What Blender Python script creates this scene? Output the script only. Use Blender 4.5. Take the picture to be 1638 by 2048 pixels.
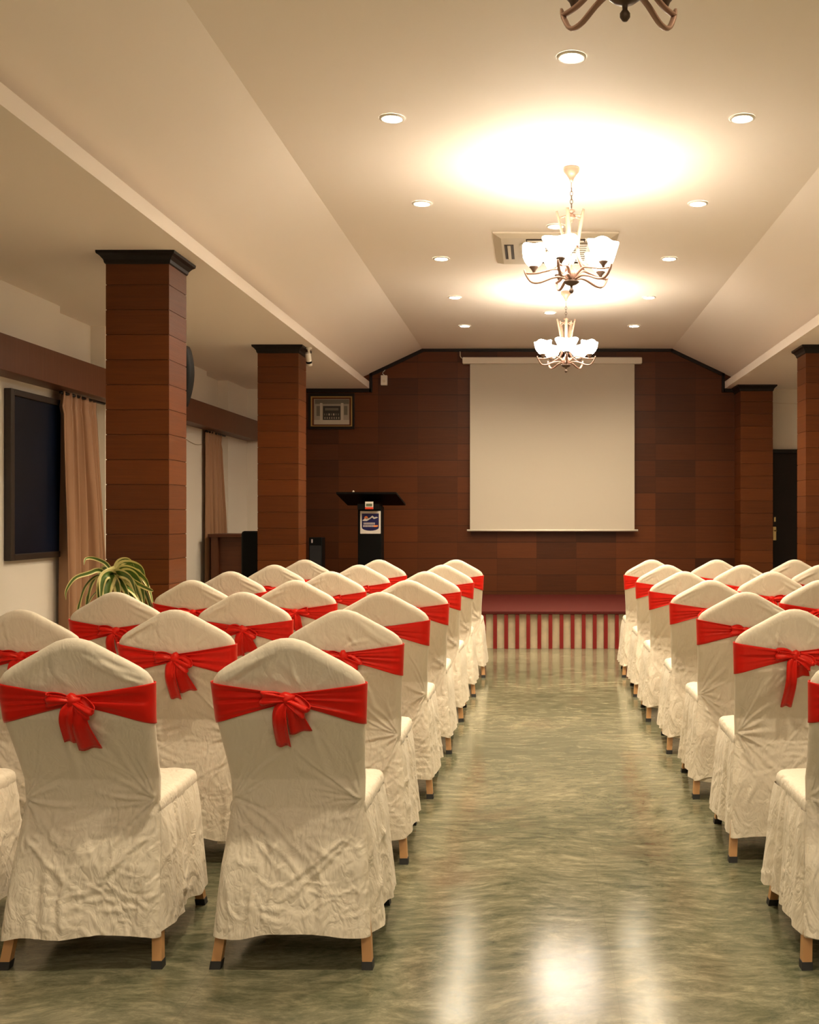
import bpy, bmesh, math, random
import numpy as np
from mathutils import Vector, Matrix
PI = math.pi
sc = bpy.context.scene
for o in list(bpy.data.objects): bpy.data.objects.remove(o)
C = sc.collection

# ---------------------------------------------------------------- camera
FPX, VX, VY = 2150.0, 1072.0, 1034.0          # focal length and vanishing point in pixels of the 1638x2048 frame
CAMZ = 1.35
cam_data = bpy.data.cameras.new('camera')
cam = bpy.data.objects.new('camera', cam_data); C.objects.link(cam)
cam.location = (0, 0, CAMZ); cam.rotation_euler = (PI / 2, 0, 0)
cam_data.sensor_fit = 'HORIZONTAL'; cam_data.sensor_width = 36
cam_data.lens = 36 * FPX / 1638
cam_data.shift_x = -(VX - 819) / 1638
cam_data.shift_y = (VY - 1024) / 1638
cam_data.clip_start = 0.05
sc.camera = cam
# ---------------------------------------------------------------- world, exposure, light levels
world = bpy.data.worlds.new('world'); sc.world = world; world.use_nodes = True
world.node_tree.nodes['Background'].inputs[0].default_value = (1.0, 0.74, 0.46, 1)
world.node_tree.nodes['Background'].inputs[1].default_value = 0.0
sc.view_settings.view_transform = 'Standard'; sc.view_settings.look = 'None'
sc.view_settings.gamma = 1.0; sc.view_settings.exposure = 0.86
sc.cycles.use_denoising = True
sc.cycles.max_bounces = 10; sc.cycles.diffuse_bounces = 6; sc.cycles.glossy_bounces = 4
sc.cycles.sample_clamp_indirect = 6.0
sc.cycles.caustics_reflective = False; sc.cycles.caustics_refractive = False
WARM = (1.0, 0.84, 0.61)
DOWN = (1.0, 0.825, 0.555)
BULB_W = 1.2        # point light in each lit shade
SPOT_W = 76.0        # each recessed downlight
SHADE_E = 18.0        # glow of a lit glass shade
DISC_E = 60.0        # glow of a downlight lens

# ---------------------------------------------------------------- materials
MATS = {}
def newmat(name):
    m = bpy.data.materials.new(name); m.use_nodes = True
    MATS[name] = m
    return m, m.node_tree.nodes, m.node_tree.links, m.node_tree.nodes['Principled BSDF']
def N(nodes, typ, **kw):
    n = nodes.new(typ)
    for k, v in kw.items(): setattr(n, k, v)
    return n
def plain(name, col, rough=0.5, metal=0.0, bump=0.0, bscale=60, sheen=0.0, var=0.0, spec=0.5):
    m, nd, lk, b = newmat(name)
    b.inputs['Base Color'].default_value = (*col, 1); b.inputs['Roughness'].default_value = rough
    b.inputs['Metallic'].default_value = metal; b.inputs['Specular IOR Level'].default_value = spec
    if sheen:
        b.inputs['Sheen Weight'].default_value = sheen; b.inputs['Sheen Roughness'].default_value = 0.4
    tc = N(nd, 'ShaderNodeTexCoord')
    nz = N(nd, 'ShaderNodeTexNoise'); nz.inputs['Scale'].default_value = bscale; nz.inputs['Detail'].default_value = 4
    lk.new(tc.outputs['Object'], nz.inputs['Vector'])
    if bump:
        bp = N(nd, 'ShaderNodeBump'); bp.inputs['Strength'].default_value = bump; bp.inputs['Distance'].default_value = 0.01
        lk.new(nz.outputs['Fac'], bp.inputs['Height']); lk.new(bp.outputs['Normal'], b.inputs['Normal'])
    if var:
        mx = N(nd, 'ShaderNodeMix', data_type='RGBA')
        n2 = N(nd, 'ShaderNodeTexNoise'); n2.inputs['Scale'].default_value = bscale * 0.12
        lk.new(tc.outputs['Object'], n2.inputs['Vector'])
        lk.new(n2.outputs['Fac'], mx.inputs['Factor'])
        mx.inputs[6].default_value = (*[c * (1 - var) for c in col], 1); mx.inputs[7].default_value = (*[min(1, c * (1 + var)) for c in col], 1)
        lk.new(mx.outputs[2], b.inputs['Base Color'])
    return m
def emis(name, col, strength):
    m, nd, lk, b = newmat(name)
    b.inputs['Base Color'].default_value = (0.9, 0.88, 0.82, 1)
    b.inputs['Emission Color'].default_value = (*col, 1); b.inputs['Emission Strength'].default_value = strength
    return m
def math_n(nd, lk, op, a, b=None, c=None):
    n = N(nd, 'ShaderNodeMath', operation=op)
    for i, v in enumerate((a, b, c)):
        if v is None: continue
        if isinstance(v, (int, float)): n.inputs[i].default_value = v
        else: lk.new(v, n.inputs[i])
    return n.outputs[0]
def wood(name, c_dark, c_light, rough, rowh, z0=0.0, colw=None, x0=0.0, grain='X', groove=0.0, tonemix=0.55, block=1):
    """planked wood: each board has its own tone; grain streaks run along the boards"""
    m, nd, lk, b = newmat(name)
    tc = N(nd, 'ShaderNodeTexCoord'); sp = N(nd, 'ShaderNodeSeparateXYZ'); lk.new(tc.outputs['Object'], sp.inputs[0])
    X, Y, Z = sp.outputs
    row = math_n(nd, lk, 'DIVIDE', math_n(nd, lk, 'SUBTRACT', Z, z0), rowh)
    rfl = math_n(nd, lk, 'FLOOR', row)
    if colw:
        cc = math_n(nd, lk, 'DIVIDE', math_n(nd, lk, 'SUBTRACT', X, x0), colw)
        cfl = math_n(nd, lk, 'FLOOR', cc)
    else:
        cfl = math_n(nd, lk, 'MULTIPLY', 0.0, 1.0)
    cb = N(nd, 'ShaderNodeCombineXYZ'); lk.new(rfl, cb.inputs[0]); lk.new(cfl, cb.inputs[1])
    wn = N(nd, 'ShaderNodeTexWhiteNoise', noise_dimensions='2D'); lk.new(cb.outputs[0], wn.inputs['Vector'])
    tone = wn.outputs['Value']
    if block > 1:
        cb2 = N(nd, 'ShaderNodeCombineXYZ')
        lk.new(math_n(nd, lk, 'FLOOR', math_n(nd, lk, 'DIVIDE', math_n(nd, lk, 'ADD', rfl, math_n(nd, lk, 'MULTIPLY', cfl, 2.0)), float(block))), cb2.inputs[0])
        lk.new(cfl, cb2.inputs[1])
        w2 = N(nd, 'ShaderNodeTexWhiteNoise', noise_dimensions='2D'); lk.new(cb2.outputs[0], w2.inputs['Vector'])
        tone = math_n(nd, lk, 'ADD', math_n(nd, lk, 'MULTIPLY', tone, 0.35), math_n(nd, lk, 'MULTIPLY', w2.outputs['Value'], 0.65))
    mp = N(nd, 'ShaderNodeMapping'); lk.new(tc.outputs['Object'], mp.inputs['Vector'])
    s = {'X': (3, 3, 70), 'Z': (60, 60, 2.5)}[grain]
    mp.inputs['Scale'].default_value = s
    # every board shifts its grain
    va = N(nd, 'ShaderNodeVectorMath', operation='ADD'); lk.new(mp.outputs[0], va.inputs[0]); 
    cbo = N(nd, 'ShaderNodeCombineXYZ'); lk.new(math_n(nd, lk, 'MULTIPLY', wn.outputs['Value'], 37.0), cbo.inputs[0]); lk.new(cbo.outputs[0], va.inputs[1])
    nz = N(nd, 'ShaderNodeTexNoise'); nz.inputs['Scale'].default_value = 1.0; nz.inputs['Detail'].default_value = 6; nz.inputs['Roughness'].default_value = 0.65
    nz.inputs['Distortion'].default_value = 0.4
    lk.new(va.outputs[0], nz.inputs['Vector'])
    f = math_n(nd, lk, 'ADD', math_n(nd, lk, 'MULTIPLY', tone, tonemix), math_n(nd, lk, 'MULTIPLY', math_n(nd, lk, 'SUBTRACT', nz.outputs['Fac'], 0.25), 1.0 - tonemix + 0.15))
    mx = N(nd, 'ShaderNodeMix', data_type='RGBA'); mx.clamp_factor = True
    lk.new(f, mx.inputs['Factor']); mx.inputs[6].default_value = (*c_dark, 1); mx.inputs[7].default_value = (*c_light, 1)
    col = mx.outputs[2]
    bp = N(nd, 'ShaderNodeBump'); bp.inputs['Strength'].default_value = 0.25; bp.inputs['Distance'].default_value = 0.004
    h = nz.outputs['Fac']
    if groove:
        fr = math_n(nd, lk, 'FRACT', row)
        e = math_n(nd, lk, 'MULTIPLY', math_n(nd, lk, 'MINIMUM', fr, math_n(nd, lk, 'SUBTRACT', 1.0, fr)), rowh)
        g = math_n(nd, lk, 'LESS_THAN', e, groove)
        if colw:
            fc = math_n(nd, lk, 'FRACT', cc)
            e2 = math_n(nd, lk, 'MULTIPLY', math_n(nd, lk, 'MINIMUM', fc, math_n(nd, lk, 'SUBTRACT', 1.0, fc)), colw)
            g = math_n(nd, lk, 'MAXIMUM', g, math_n(nd, lk, 'MULTIPLY', math_n(nd, lk, 'LESS_THAN', e2, groove * 0.6), 0.5))
        m2 = N(nd, 'ShaderNodeMix', data_type='RGBA'); lk.new(math_n(nd, lk, 'MULTIPLY', g, 0.6), m2.inputs['Factor'])
        lk.new(col, m2.inputs[6]); m2.inputs[7].default_value = (*[c * 0.35 for c in c_dark], 1)
        col = m2.outputs[2]
        h = math_n(nd, lk, 'SUBTRACT', math_n(nd, lk, 'MULTIPLY', h, 0.4), g)
    lk.new(h, bp.inputs['Height']); lk.new(bp.outputs['Normal'], b.inputs['Normal'])
    lk.new(col, b.inputs['Base Color']); b.inputs['Roughness'].default_value = rough; b.inputs['Specular IOR Level'].default_value = 0.3
    return m

plain('paint', (0.80, 0.745, 0.655), 0.75, bump=0.05, bscale=90)
plain('ceiling_paint', (0.94, 0.865, 0.79), 0.7, bump=0.03, bscale=40)
wood('column_wood', (0.072, 0.018, 0.002), (0.175, 0.046, 0.007), 0.38, 0.15, z0=0.045, tonemix=0.35)
wood('wall_wood', (0.030, 0.0075, 0.0012), (0.140, 0.036, 0.006), 0.40, 0.2035, z0=0.02, colw=0.493, x0=-1.964, groove=0.004, tonemix=0.7, block=5)
wood('pelmet_wood', (0.10, 0.034, 0.014), (0.17, 0.062, 0.026), 0.4, 5.0, grain='Z', tonemix=0.2)
wood('desk_wood', (0.07, 0.022, 0.009), (0.16, 0.05, 0.018), 0.4, 5.0, grain='X', tonemix=0.2)
plain('dark_trim', (0.008, 0.004, 0.003), 0.4, spec=0.3)
plain('door_wood', (0.010, 0.004, 0.003), 0.45, var=0.3, spec=0.25)
plain('black_plastic', (0.003, 0.003, 0.003), 0.5, spec=0.12)
plain('black_cloth', (0.01, 0.01, 0.012), 0.8)
plain('rubber', (0.012, 0.012, 0.012), 0.6)
plain('gold_wood', (0.50, 0.27, 0.11), 0.35, var=0.15)
plain('board_blue', (0.0025, 0.006, 0.019), 0.35, var=0.7, bscale=14, spec=0.25)
plain('board_frame', (0.028, 0.017, 0.011), 0.4)
plain('white_plastic', (0.78, 0.74, 0.66), 0.4)
plain('screen_cloth', (0.57, 0.52, 0.435), 0.85)
plain('screen_edge', (0.74, 0.69, 0.60), 0.5)
plain('cream_tile', (0.62, 0.52, 0.36), 0.25, var=0.35, bscale=60)
plain('slat_red', (0.20, 0.004, 0.004), 0.4)
plain('stage_red', (0.075, 0.009, 0.007), 0.6, bump=0.2, bscale=300, var=0.2, spec=0.2)
plain('bronze', (0.30, 0.175, 0.125), 0.42, metal=0.35)
plain('bronze_dark', (0.10, 0.065, 0.045), 0.4, metal=0.5)
plain('glass_off', (0.75, 0.72, 0.66), 0.25)
emis('glass_lit', (1.0, 0.87, 0.72), SHADE_E)
emis('lens_lit', (1.0, 0.95, 0.82), DISC_E)
plain('brass', (0.55, 0.42, 0.2), 0.3, metal=0.9)
plain('recess_shade', (0.06, 0.045, 0.035), 0.8)  # shade inside the air conditioner openings, given as a colour
plain('ac_plastic', (0.70, 0.62, 0.50), 0.45)
plain('pot_clay', (0.22, 0.09, 0.05), 0.6, var=0.2)
plain('soil', (0.03, 0.02, 0.012), 0.95, bump=0.5, bscale=200)
plain('stem_green', (0.16, 0.17, 0.05), 0.6)
plain('gold_frame', (0.50, 0.34, 0.12), 0.35, metal=0.7)
plain('print_pale', (0.36, 0.31, 0.24), 0.4)
plain('print_light', (0.52, 0.46, 0.37), 0.4)
plain('print_mid', (0.15, 0.13, 0.10), 0.4)
plain('print_dark', (0.03, 0.027, 0.023), 0.4)
plain('sign_white', (0.80, 0.76, 0.70), 0.35)
plain('sign_navy', (0.008, 0.010, 0.085), 0.35)
plain('sign_orange', (0.85, 0.28, 0.09), 0.35)
plain('sign_grey', (0.50, 0.44, 0.46), 0.4)
plain('sign_red', (0.75, 0.06, 0.02), 0.4)
plain('sign_green', (0.12, 0.16, 0.10), 0.4)

def cloth_mat():
    m, nd, lk, b = newmat('cover_cloth')
    b.inputs['Base Color'].default_value = (0.71, 0.64, 0.53, 1); b.inputs['Roughness'].default_value = 0.62
    b.inputs['Sheen Weight'].default_value = 0.15; b.inputs['Sheen Roughness'].default_value = 0.5
    b.inputs['Specular IOR Level'].default_value = 0.35
    tc = N(nd, 'ShaderNodeTexCoord')
    a = N(nd, 'ShaderNodeTexNoise'); a.inputs['Scale'].default_value = 6.5; a.inputs['Detail'].default_value = 2.5; a.inputs['Roughness'].default_value = 0.5; a.inputs['Distortion'].default_value = 1.4
    mp = N(nd, 'ShaderNodeMapping'); mp.inputs['Scale'].default_value = (1.5, 1.5, 0.9); mp.inputs['Rotation'].default_value = (0, 0.5, 0)
    lk.new(tc.outputs['Object'], mp.inputs[0]); lk.new(mp.outputs[0], a.inputs['Vector'])
    w = N(nd, 'ShaderNodeTexNoise'); w.inputs['Scale'].default_value = 900; lk.new(tc.outputs['Object'], w.inputs['Vector'])
    a2 = N(nd, 'ShaderNodeTexNoise'); a2.inputs['Scale'].default_value = 15; a2.inputs['Detail'].default_value = 2; a2.inputs['Distortion'].default_value = 1.6
    lk.new(mp.outputs[0], a2.inputs['Vector'])
    r1 = math_n(nd, lk, 'ABSOLUTE', math_n(nd, lk, 'SUBTRACT', a.outputs['Fac'], 0.5)); r2 = math_n(nd, lk, 'ABSOLUTE', math_n(nd, lk, 'SUBTRACT', a2.outputs['Fac'], 0.5))
    h = math_n(nd, lk, 'ADD', math_n(nd, lk, 'ADD', math_n(nd, lk, 'MULTIPLY', r1, 1.0), math_n(nd, lk, 'MULTIPLY', r2, 0.42)), math_n(nd, lk, 'MULTIPLY', w.outputs['Fac'], 0.012))
    spz = N(nd, 'ShaderNodeSeparateXYZ'); lk.new(tc.outputs['Object'], spz.inputs[0])
    mz = N(nd, 'ShaderNodeMapRange'); lk.new(spz.outputs[2], mz.inputs[0]); mz.inputs[1].default_value = 0.32; mz.inputs[2].default_value = 0.62; mz.inputs[3].default_value = 1.0; mz.inputs[4].default_value = 0.38
    h = math_n(nd, lk, 'MULTIPLY', h, mz.outputs[0])
    bp = N(nd, 'ShaderNodeBump'); bp.inputs['Strength'].default_value = 0.5; bp.inputs['Distance'].default_value = 0.035
    lk.new(h, bp.inputs['Height']); lk.new(bp.outputs['Normal'], b.inputs['Normal'])
    return m
cloth_mat()
def satin_mat():
    m, nd, lk, b = newmat('red_satin')
    b.inputs['Base Color'].default_value = (0.60, 0.010, 0.006, 1); b.inputs['Roughness'].default_value = 0.36
    b.inputs['Sheen Weight'].default_value = 0.12; b.inputs['Sheen Tint'].default_value = (1, 0.35, 0.2, 1)
    b.inputs['Specular IOR Level'].default_value = 0.45; b.inputs['Specular Tint'].default_value = (1.0, 0.45, 0.35, 1)
    tc = N(nd, 'ShaderNodeTexCoord'); w = N(nd, 'ShaderNodeTexNoise'); w.inputs['Scale'].default_value = 60; w.inputs['Detail'].default_value = 3
    lk.new(tc.outputs['Object'], w.inputs['Vector'])
    bp = N(nd, 'ShaderNodeBump'); bp.inputs['Strength'].default_value = 0.15; bp.inputs['Distance'].default_value = 0.004
    lk.new(w.outputs['Fac'], bp.inputs['Height']); lk.new(bp.outputs['Normal'], b.inputs['Normal'])
satin_mat()
def curtain_mat():
    m, nd, lk, b = newmat('curtain_cloth')
    b.inputs['Base Color'].default_value = (0.33, 0.172, 0.085, 1); b.inputs['Roughness'].default_value = 0.6
    b.inputs['Sheen Weight'].default_value = 0.2
curtain_mat()
def leaf_mat():
    m, nd, lk, b = newmat('leaf')
    uv = N(nd, 'ShaderNodeUVMap'); uv.uv_map = 'UVMap'; sp = N(nd, 'ShaderNodeSeparateXYZ'); lk.new(uv.outputs[0], sp.inputs[0])
    a = math_n(nd, lk, 'ABSOLUTE', math_n(nd, lk, 'SUBTRACT', sp.outputs[0], 0.5))
    nz = N(nd, 'ShaderNodeTexNoise'); nz.inputs['Scale'].default_value = 8; lk.new(uv.outputs[0], nz.inputs['Vector'])
    a2 = math_n(nd, lk, 'ADD', a, math_n(nd, lk, 'MULTIPLY', math_n(nd, lk, 'SUBTRACT', nz.outputs['Fac'], 0.5), 0.12))
    cr = N(nd, 'ShaderNodeValToRGB'); e = cr.color_ramp.elements
    e[0].position = 0.0; e[0].color = (0.10, 0.17, 0.03, 1); e[1].position = 0.30; e[1].color = (0.72, 0.66, 0.30, 1)
    x = cr.color_ramp.elements.new(0.24); x.color = (0.055, 0.12, 0.015, 1)
    x = cr.color_ramp.elements.new(0.27); x.color = (0.5, 0.5, 0.18, 1)
    lk.new(a2, cr.inputs[0]); lk.new(cr.outputs[0], b.inputs['Base Color']); b.inputs['Roughness'].default_value = 0.4
leaf_mat()
def floor_mat():
    m, nd, lk, b = newmat('floor_marble')
    tc = N(nd, 'ShaderNodeTexCoord')
    wp = N(nd, 'ShaderNodeTexNoise'); wp.inputs['Scale'].default_value = 1.1; wp.inputs['Detail'].default_value = 2
    lk.new(tc.outputs['Object'], wp.inputs['Vector'])
    vm = N(nd, 'ShaderNodeVectorMath', operation='SCALE'); vm.inputs['Scale'].default_value = 0.45; lk.new(wp.outputs['Color'], vm.inputs[0])
    va = N(nd, 'ShaderNodeVectorMath', operation='ADD'); lk.new(tc.outputs['Object'], va.inputs[0]); lk.new(vm.outputs[0], va.inputs[1])
    mp = N(nd, 'ShaderNodeMapping'); mp.inputs['Rotation'].default_value = (0, 0, -0.55); mp.inputs['Scale'].default_value = (5.5, 14, 1)
    lk.new(va.outputs[0], mp.inputs[0])
    n1 = N(nd, 'ShaderNodeTexNoise'); n1.inputs['Scale'].default_value = 1.6; n1.inputs['Detail'].default_value = 10; n1.inputs['Roughness'].default_value = 0.78; n1.inputs['Distortion'].default_value = 0.35
    lk.new(mp.outputs[0], n1.inputs['Vector'])
    n2 = N(nd, 'ShaderNodeTexNoise'); n2.inputs['Scale'].default_value = 0.9; n2.inputs['Detail'].default_value = 3; lk.new(tc.outputs['Object'], n2.inputs['Vector'])
    f = math_n(nd, lk, 'ADD', math_n(nd, lk, 'MULTIPLY', n1.outputs['Fac'], 0.75), math_n(nd, lk, 'MULTIPLY', n2.outputs['Fac'], 0.35))
    cr = N(nd, 'ShaderNodeValToRGB'); e = cr.color_ramp.elements
    e[0].position = 0.36; e[0].color = (0.026, 0.034, 0.020, 1); e[1].position = 0.72; e[1].color = (0.335, 0.30, 0.195, 1)
    x = e.new(0.5); x.color = (0.105, 0.109, 0.066, 1)
    x = e.new(0.58); x.color = (0.167, 0.160, 0.102, 1)
    lk.new(f, cr.inputs[0])
    # faint rusty patches
    n3 = N(nd, 'ShaderNodeTexNoise'); n3.inputs['Scale'].default_value = 2.3; lk.new(va.outputs[0], n3.inputs['Vector'])
    mr = N(nd, 'ShaderNodeMapRange'); lk.new(n3.outputs['Fac'], mr.inputs[0]); mr.inputs[1].default_value = 0.6; mr.inputs[2].default_value = 0.78; mr.inputs[4].default_value = 0.35
    mx = N(nd, 'ShaderNodeMix', data_type='RGBA'); lk.new(mr.outputs[0], mx.inputs['Factor']); lk.new(cr.outputs[0], mx.inputs[6]); mx.inputs[7].default_value = (0.17, 0.10, 0.06, 1)
    # slab joints
    sp = N(nd, 'ShaderNodeSeparateXYZ'); lk.new(tc.outputs['Object'], sp.inputs[0])
    def joint(c, w, off):
        fr = math_n(nd, lk, 'FRACT', math_n(nd, lk, 'DIVIDE', math_n(nd, lk, 'ADD', c, off), w))
        return math_n(nd, lk, 'LESS_THAN', math_n(nd, lk, 'MULTIPLY', math_n(nd, lk, 'MINIMUM', fr, math_n(nd, lk, 'SUBTRACT', 1.0, fr)), w), 0.0008)
    j = math_n(nd, lk, 'MAXIMUM', joint(sp.outputs[0], 1.2, -0.23), joint(sp.outputs[1], 1.5, 0.3))
    m3 = N(nd, 'ShaderNodeMix', data_type='RGBA'); lk.new(math_n(nd, lk, 'MULTIPLY', j, 0.3), m3.inputs['Factor']); lk.new(mx.outputs[2], m3.inputs[6]); m3.inputs[7].default_value = (0.05, 0.05, 0.04, 1)
    lk.new(m3.outputs[2], b.inputs['Base Color'])
    ro = N(nd, 'ShaderNodeMapRange'); lk.new(n1.outputs['Fac'], ro.inputs[0]); ro.inputs[3].default_value = 0.06; ro.inputs[4].default_value = 0.20
    lk.new(ro.outputs[0], b.inputs['Roughness']); b.inputs['Specular IOR Level'].default_value = 0.32
    bp = N(nd, 'ShaderNodeBump'); bp.inputs['Strength'].default_value = 0.05; bp.inputs['Distance'].default_value = 0.004
    lk.new(n1.outputs['Fac'], bp.inputs['Height']); lk.new(bp.outputs['Normal'], b.inputs['Normal'])
floor_mat()

# ---------------------------------------------------------------- helpers
def link(name, me, mat, parent=None, smooth=False):
    for mm in (mat if isinstance(mat, (list, tuple)) else [mat]): me.materials.append(MATS[mm])
    if smooth:
        me.polygons.foreach_set('use_smooth', [True] * len(me.polygons))
    o = bpy.data.objects.new(name, me); C.objects.link(o)
    if parent is not None: o.parent = parent
    return o
def mesh_obj(name, verts, faces, mat, parent=None, smooth=False, weld=0.0, fix=True):
    me = bpy.data.meshes.new(name); me.from_pydata([tuple(map(float, v)) for v in verts], [], [tuple(map(int, f)) for f in faces])
    if weld or fix:
        bm = bmesh.new(); bm.from_mesh(me)
        if weld: bmesh.ops.remove_doubles(bm, verts=bm.verts, dist=weld)
        if fix: bmesh.ops.recalc_face_normals(bm, faces=bm.faces)
        bm.to_mesh(me); bm.free()
    me.update()
    return link(name, me, mat, parent, smooth)
def bm_obj(name, bm, mat, parent=None, smooth=False):
    bmesh.ops.recalc_face_normals(bm, faces=bm.faces)
    me = bpy.data.meshes.new(name); bm.to_mesh(me); bm.free()
    return link(name, me, mat, parent, smooth)
def box(bm, x0, x1, y0, y1, z0, z1, bev=0.0, mi=0, M=None):
    r = bmesh.ops.create_cube(bm, size=1.0)
    vs = r['verts']
    for v in vs:
        v.co = Vector(((x0 + x1) / 2 + v.co.x * (x1 - x0), (y0 + y1) / 2 + v.co.y * (y1 - y0), (z0 + z1) / 2 + v.co.z * (z1 - z0)))
    if M is not None: bmesh.ops.transform(bm, matrix=M, verts=vs)
    fs = list({f for v in vs for f in v.link_faces})
    for f in fs: f.material_index = mi
    if bev:
        es = list({e for v in vs for e in v.link_edges})
        rb = bmesh.ops.bevel(bm, geom=es, offset=bev, segments=2, affect='EDGES', profile=0.5)
        for f in rb['faces']: f.material_index = mi
def boxo(name, dims, mat, parent=None, bev=0.0):
    bm = bmesh.new(); box(bm, *dims, bev=bev); return bm_obj(name, bm, mat, parent)
def lathe(bm, prof, c=(0, 0, 0), seg=24, sx=None, cap=False):
    """prof: list of (r, z); sx(phi) -> radial factor"""
    rings = []
    for r, z in prof:
        ring = []
        for k in range(seg):
            p = 2 * PI * k / seg
            f = sx(p, z) if sx else 1.0
            ring.append(bm.verts.new((c[0] + r * f * math.cos(p), c[1] + r * f * math.sin(p), c[2] + z)))
        rings.append(ring)
    for a, b in zip(rings, rings[1:]):
        for k in range(seg):
            try: bm.faces.new((a[k], a[(k + 1) % seg], b[(k + 1) % seg], b[k]))
            except ValueError: pass
    if cap:
        bm.faces.new(rings[0]); bm.faces.new(rings[-1])
def sweep(bm, pts, rad, seg=8, wid=None, cap=True, up=Vector((0, 0, 1))):
    """tube or flat bar (wid = half sizes (a, b)) along pts"""
    pts = [Vector(p) for p in pts]; rings = []
    n = len(pts)
    for i, p in enumerate(pts):
        t = (pts[min(i + 1, n - 1)] - pts[max(i - 1, 0)]).normalized()
        s = t.cross(up)
        if s.length < 1e-4: s = t.cross(Vector((0, 1, 0)))
        s.normalize(); u = s.cross(t).normalized()
        r = rad[i] if isinstance(rad, (list, tuple)) else rad
        a, b = (r, r) if wid is None else (wid[0] * r, wid[1] * r)
        rings.append([bm.verts.new(p + s * (a * math.cos(2 * PI * k / seg)) + u * (b * math.sin(2 * PI * k / seg))) for k in range(seg)])
    for A, B in zip(rings, rings[1:]):
        for k in range(seg): bm.faces.new((A[k], A[(k + 1) % seg], B[(k + 1) % seg], B[k]))
    if cap: bm.faces.new(rings[0]); bm.faces.new(rings[-1])
def spline(pts, n=24):
    P = [Vector(p) for p in pts]; P = [P[0] * 2 - P[1]] + P + [P[-1] * 2 - P[-2]]
    out = []; m = len(P) - 3
    for i in range(n):
        t = i / (n - 1) * m; k = min(int(t), m - 1); t -= k
        a, b, c, d = P[k:k + 4]
        out.append(0.5 * ((2 * b) + (c - a) * t + (2 * a - 5 * b + 4 * c - d) * t * t + (3 * b - a - 3 * c + d) * t ** 3))
    return out
def prism(bm, poly, y0, y1, mi=0):
    """poly in the x-z plane, extruded along y"""
    A = [bm.verts.new((x, y0, z)) for x, z in poly]; B = [bm.verts.new((x, y1, z)) for x, z in poly]
    fs = [bm.faces.new(A), bm.faces.new(B)]
    for i in range(len(poly)):
        j = (i + 1) % len(poly); fs.append(bm.faces.new((A[i], A[j], B[j], B[i])))
    for f in fs: f.material_index = mi
def struct(o):
    o['kind'] = 'structure'; return o
def tag(o, label, cat, group=None):
    o['label'] = label; o['category'] = cat
    if group: o['group'] = group
    return o
def thing(name, label, cat, loc=(0, 0, 0), rz=0.0, group=None):
    o = bpy.data.objects.new(name, None); C.objects.link(o); o.location = loc; o.rotation_euler = (0, 0, rz)
    o.empty_display_size = 0.1
    return tag(o, label, cat, group)
def kids(o): return [c for c in bpy.data.objects if c.parent == o]
def copy_tree(o, parent=None):
    c = o.copy(); C.objects.link(c); c.parent = parent
    for ch in kids(o): copy_tree(ch, c)
    return c

# ---------------------------------------------------------------- room
XL, XR, YB, YF = -3.60, 3.88, 13.40, -6.2
ZC, ZS = 3.44, 2.945
XC = 0.1375
fl = boxo('floor', (XL - 0.2, XR + 0.2, YF - 0.1, YB + 0.15, -0.1, 0.0), 'floor_marble'); struct(fl)
bm = bmesh.new()
half = [(XR - XC + 0.2, ZS), (2.2075, ZS), (2.2075, 3.032), (2.4175, 3.032), (1.5525, ZC)]
prof = [(XC + a, z) for a, z in half] + [(XC - a, z) for a, z in reversed(half)] 
prof[-1] = (XL - 0.2, ZS)
prism(bm, prof + [(XL - 0.2, 3.62), (XR + 0.2, 3.62)], YF - 0.1, YB + 0.15)
struct(bm_obj('ceiling', bm, 'ceiling_paint'))
# left wall: piers, window recesses, header above the recesses
bm = bmesh.new()
ys = [YF - 0.1, 0.95, 1.80, 4.55, 5.40, 8.13, 8.98, 11.75, 12.57, YB]
for i in range(0, 9):
    if i % 2 == 0: box(bm, XL - 0.2, XL, ys[i], ys[i + 1], 0, ZS)
    else: box(bm, XL - 0.2, XL - 0.12, ys[i], ys[i + 1], 0, ZS)
struct(bm_obj('wall_left', bm, 'paint'))
struct(boxo('wall_right', (XR, XR + 0.2, YF - 0.1, YB, 0, ZS), 'paint'))
struct(boxo('wall_front', (XL - 0.2, XR + 0.2, YF - 0.25, YF - 0.1, 0, 3.6), 'paint'))
struct(boxo('wall_back', (XL - 0.2, XR + 0.2, YB, YB + 0.15, 0, 3.6), 'paint'))
# pelmet board along the left wall
struct(boxo('trim_1', (XL, -3.42, YF, YB - 0.01, 2.295, 2.530), 'pelmet_wood', bev=0.003))
# wood panelling on the back wall, cut to the ceiling outline
top = [(2.345, ZS), (2.345, 3.032), (2.555, 3.032), (1.69, ZC), (-1.415, ZC), (-2.28, 3.032), (-2.07, 3.032), (-2.07, ZS)]
bm = bmesh.new()
prism(bm, [(-2.95, 0), (2.50, 0), (2.50, ZS)] + top + [(-2.95, ZS)], YB - 0.03, YB)
struct(bm_obj('wall_back_panelling', bm, 'wall_wood'))
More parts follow.
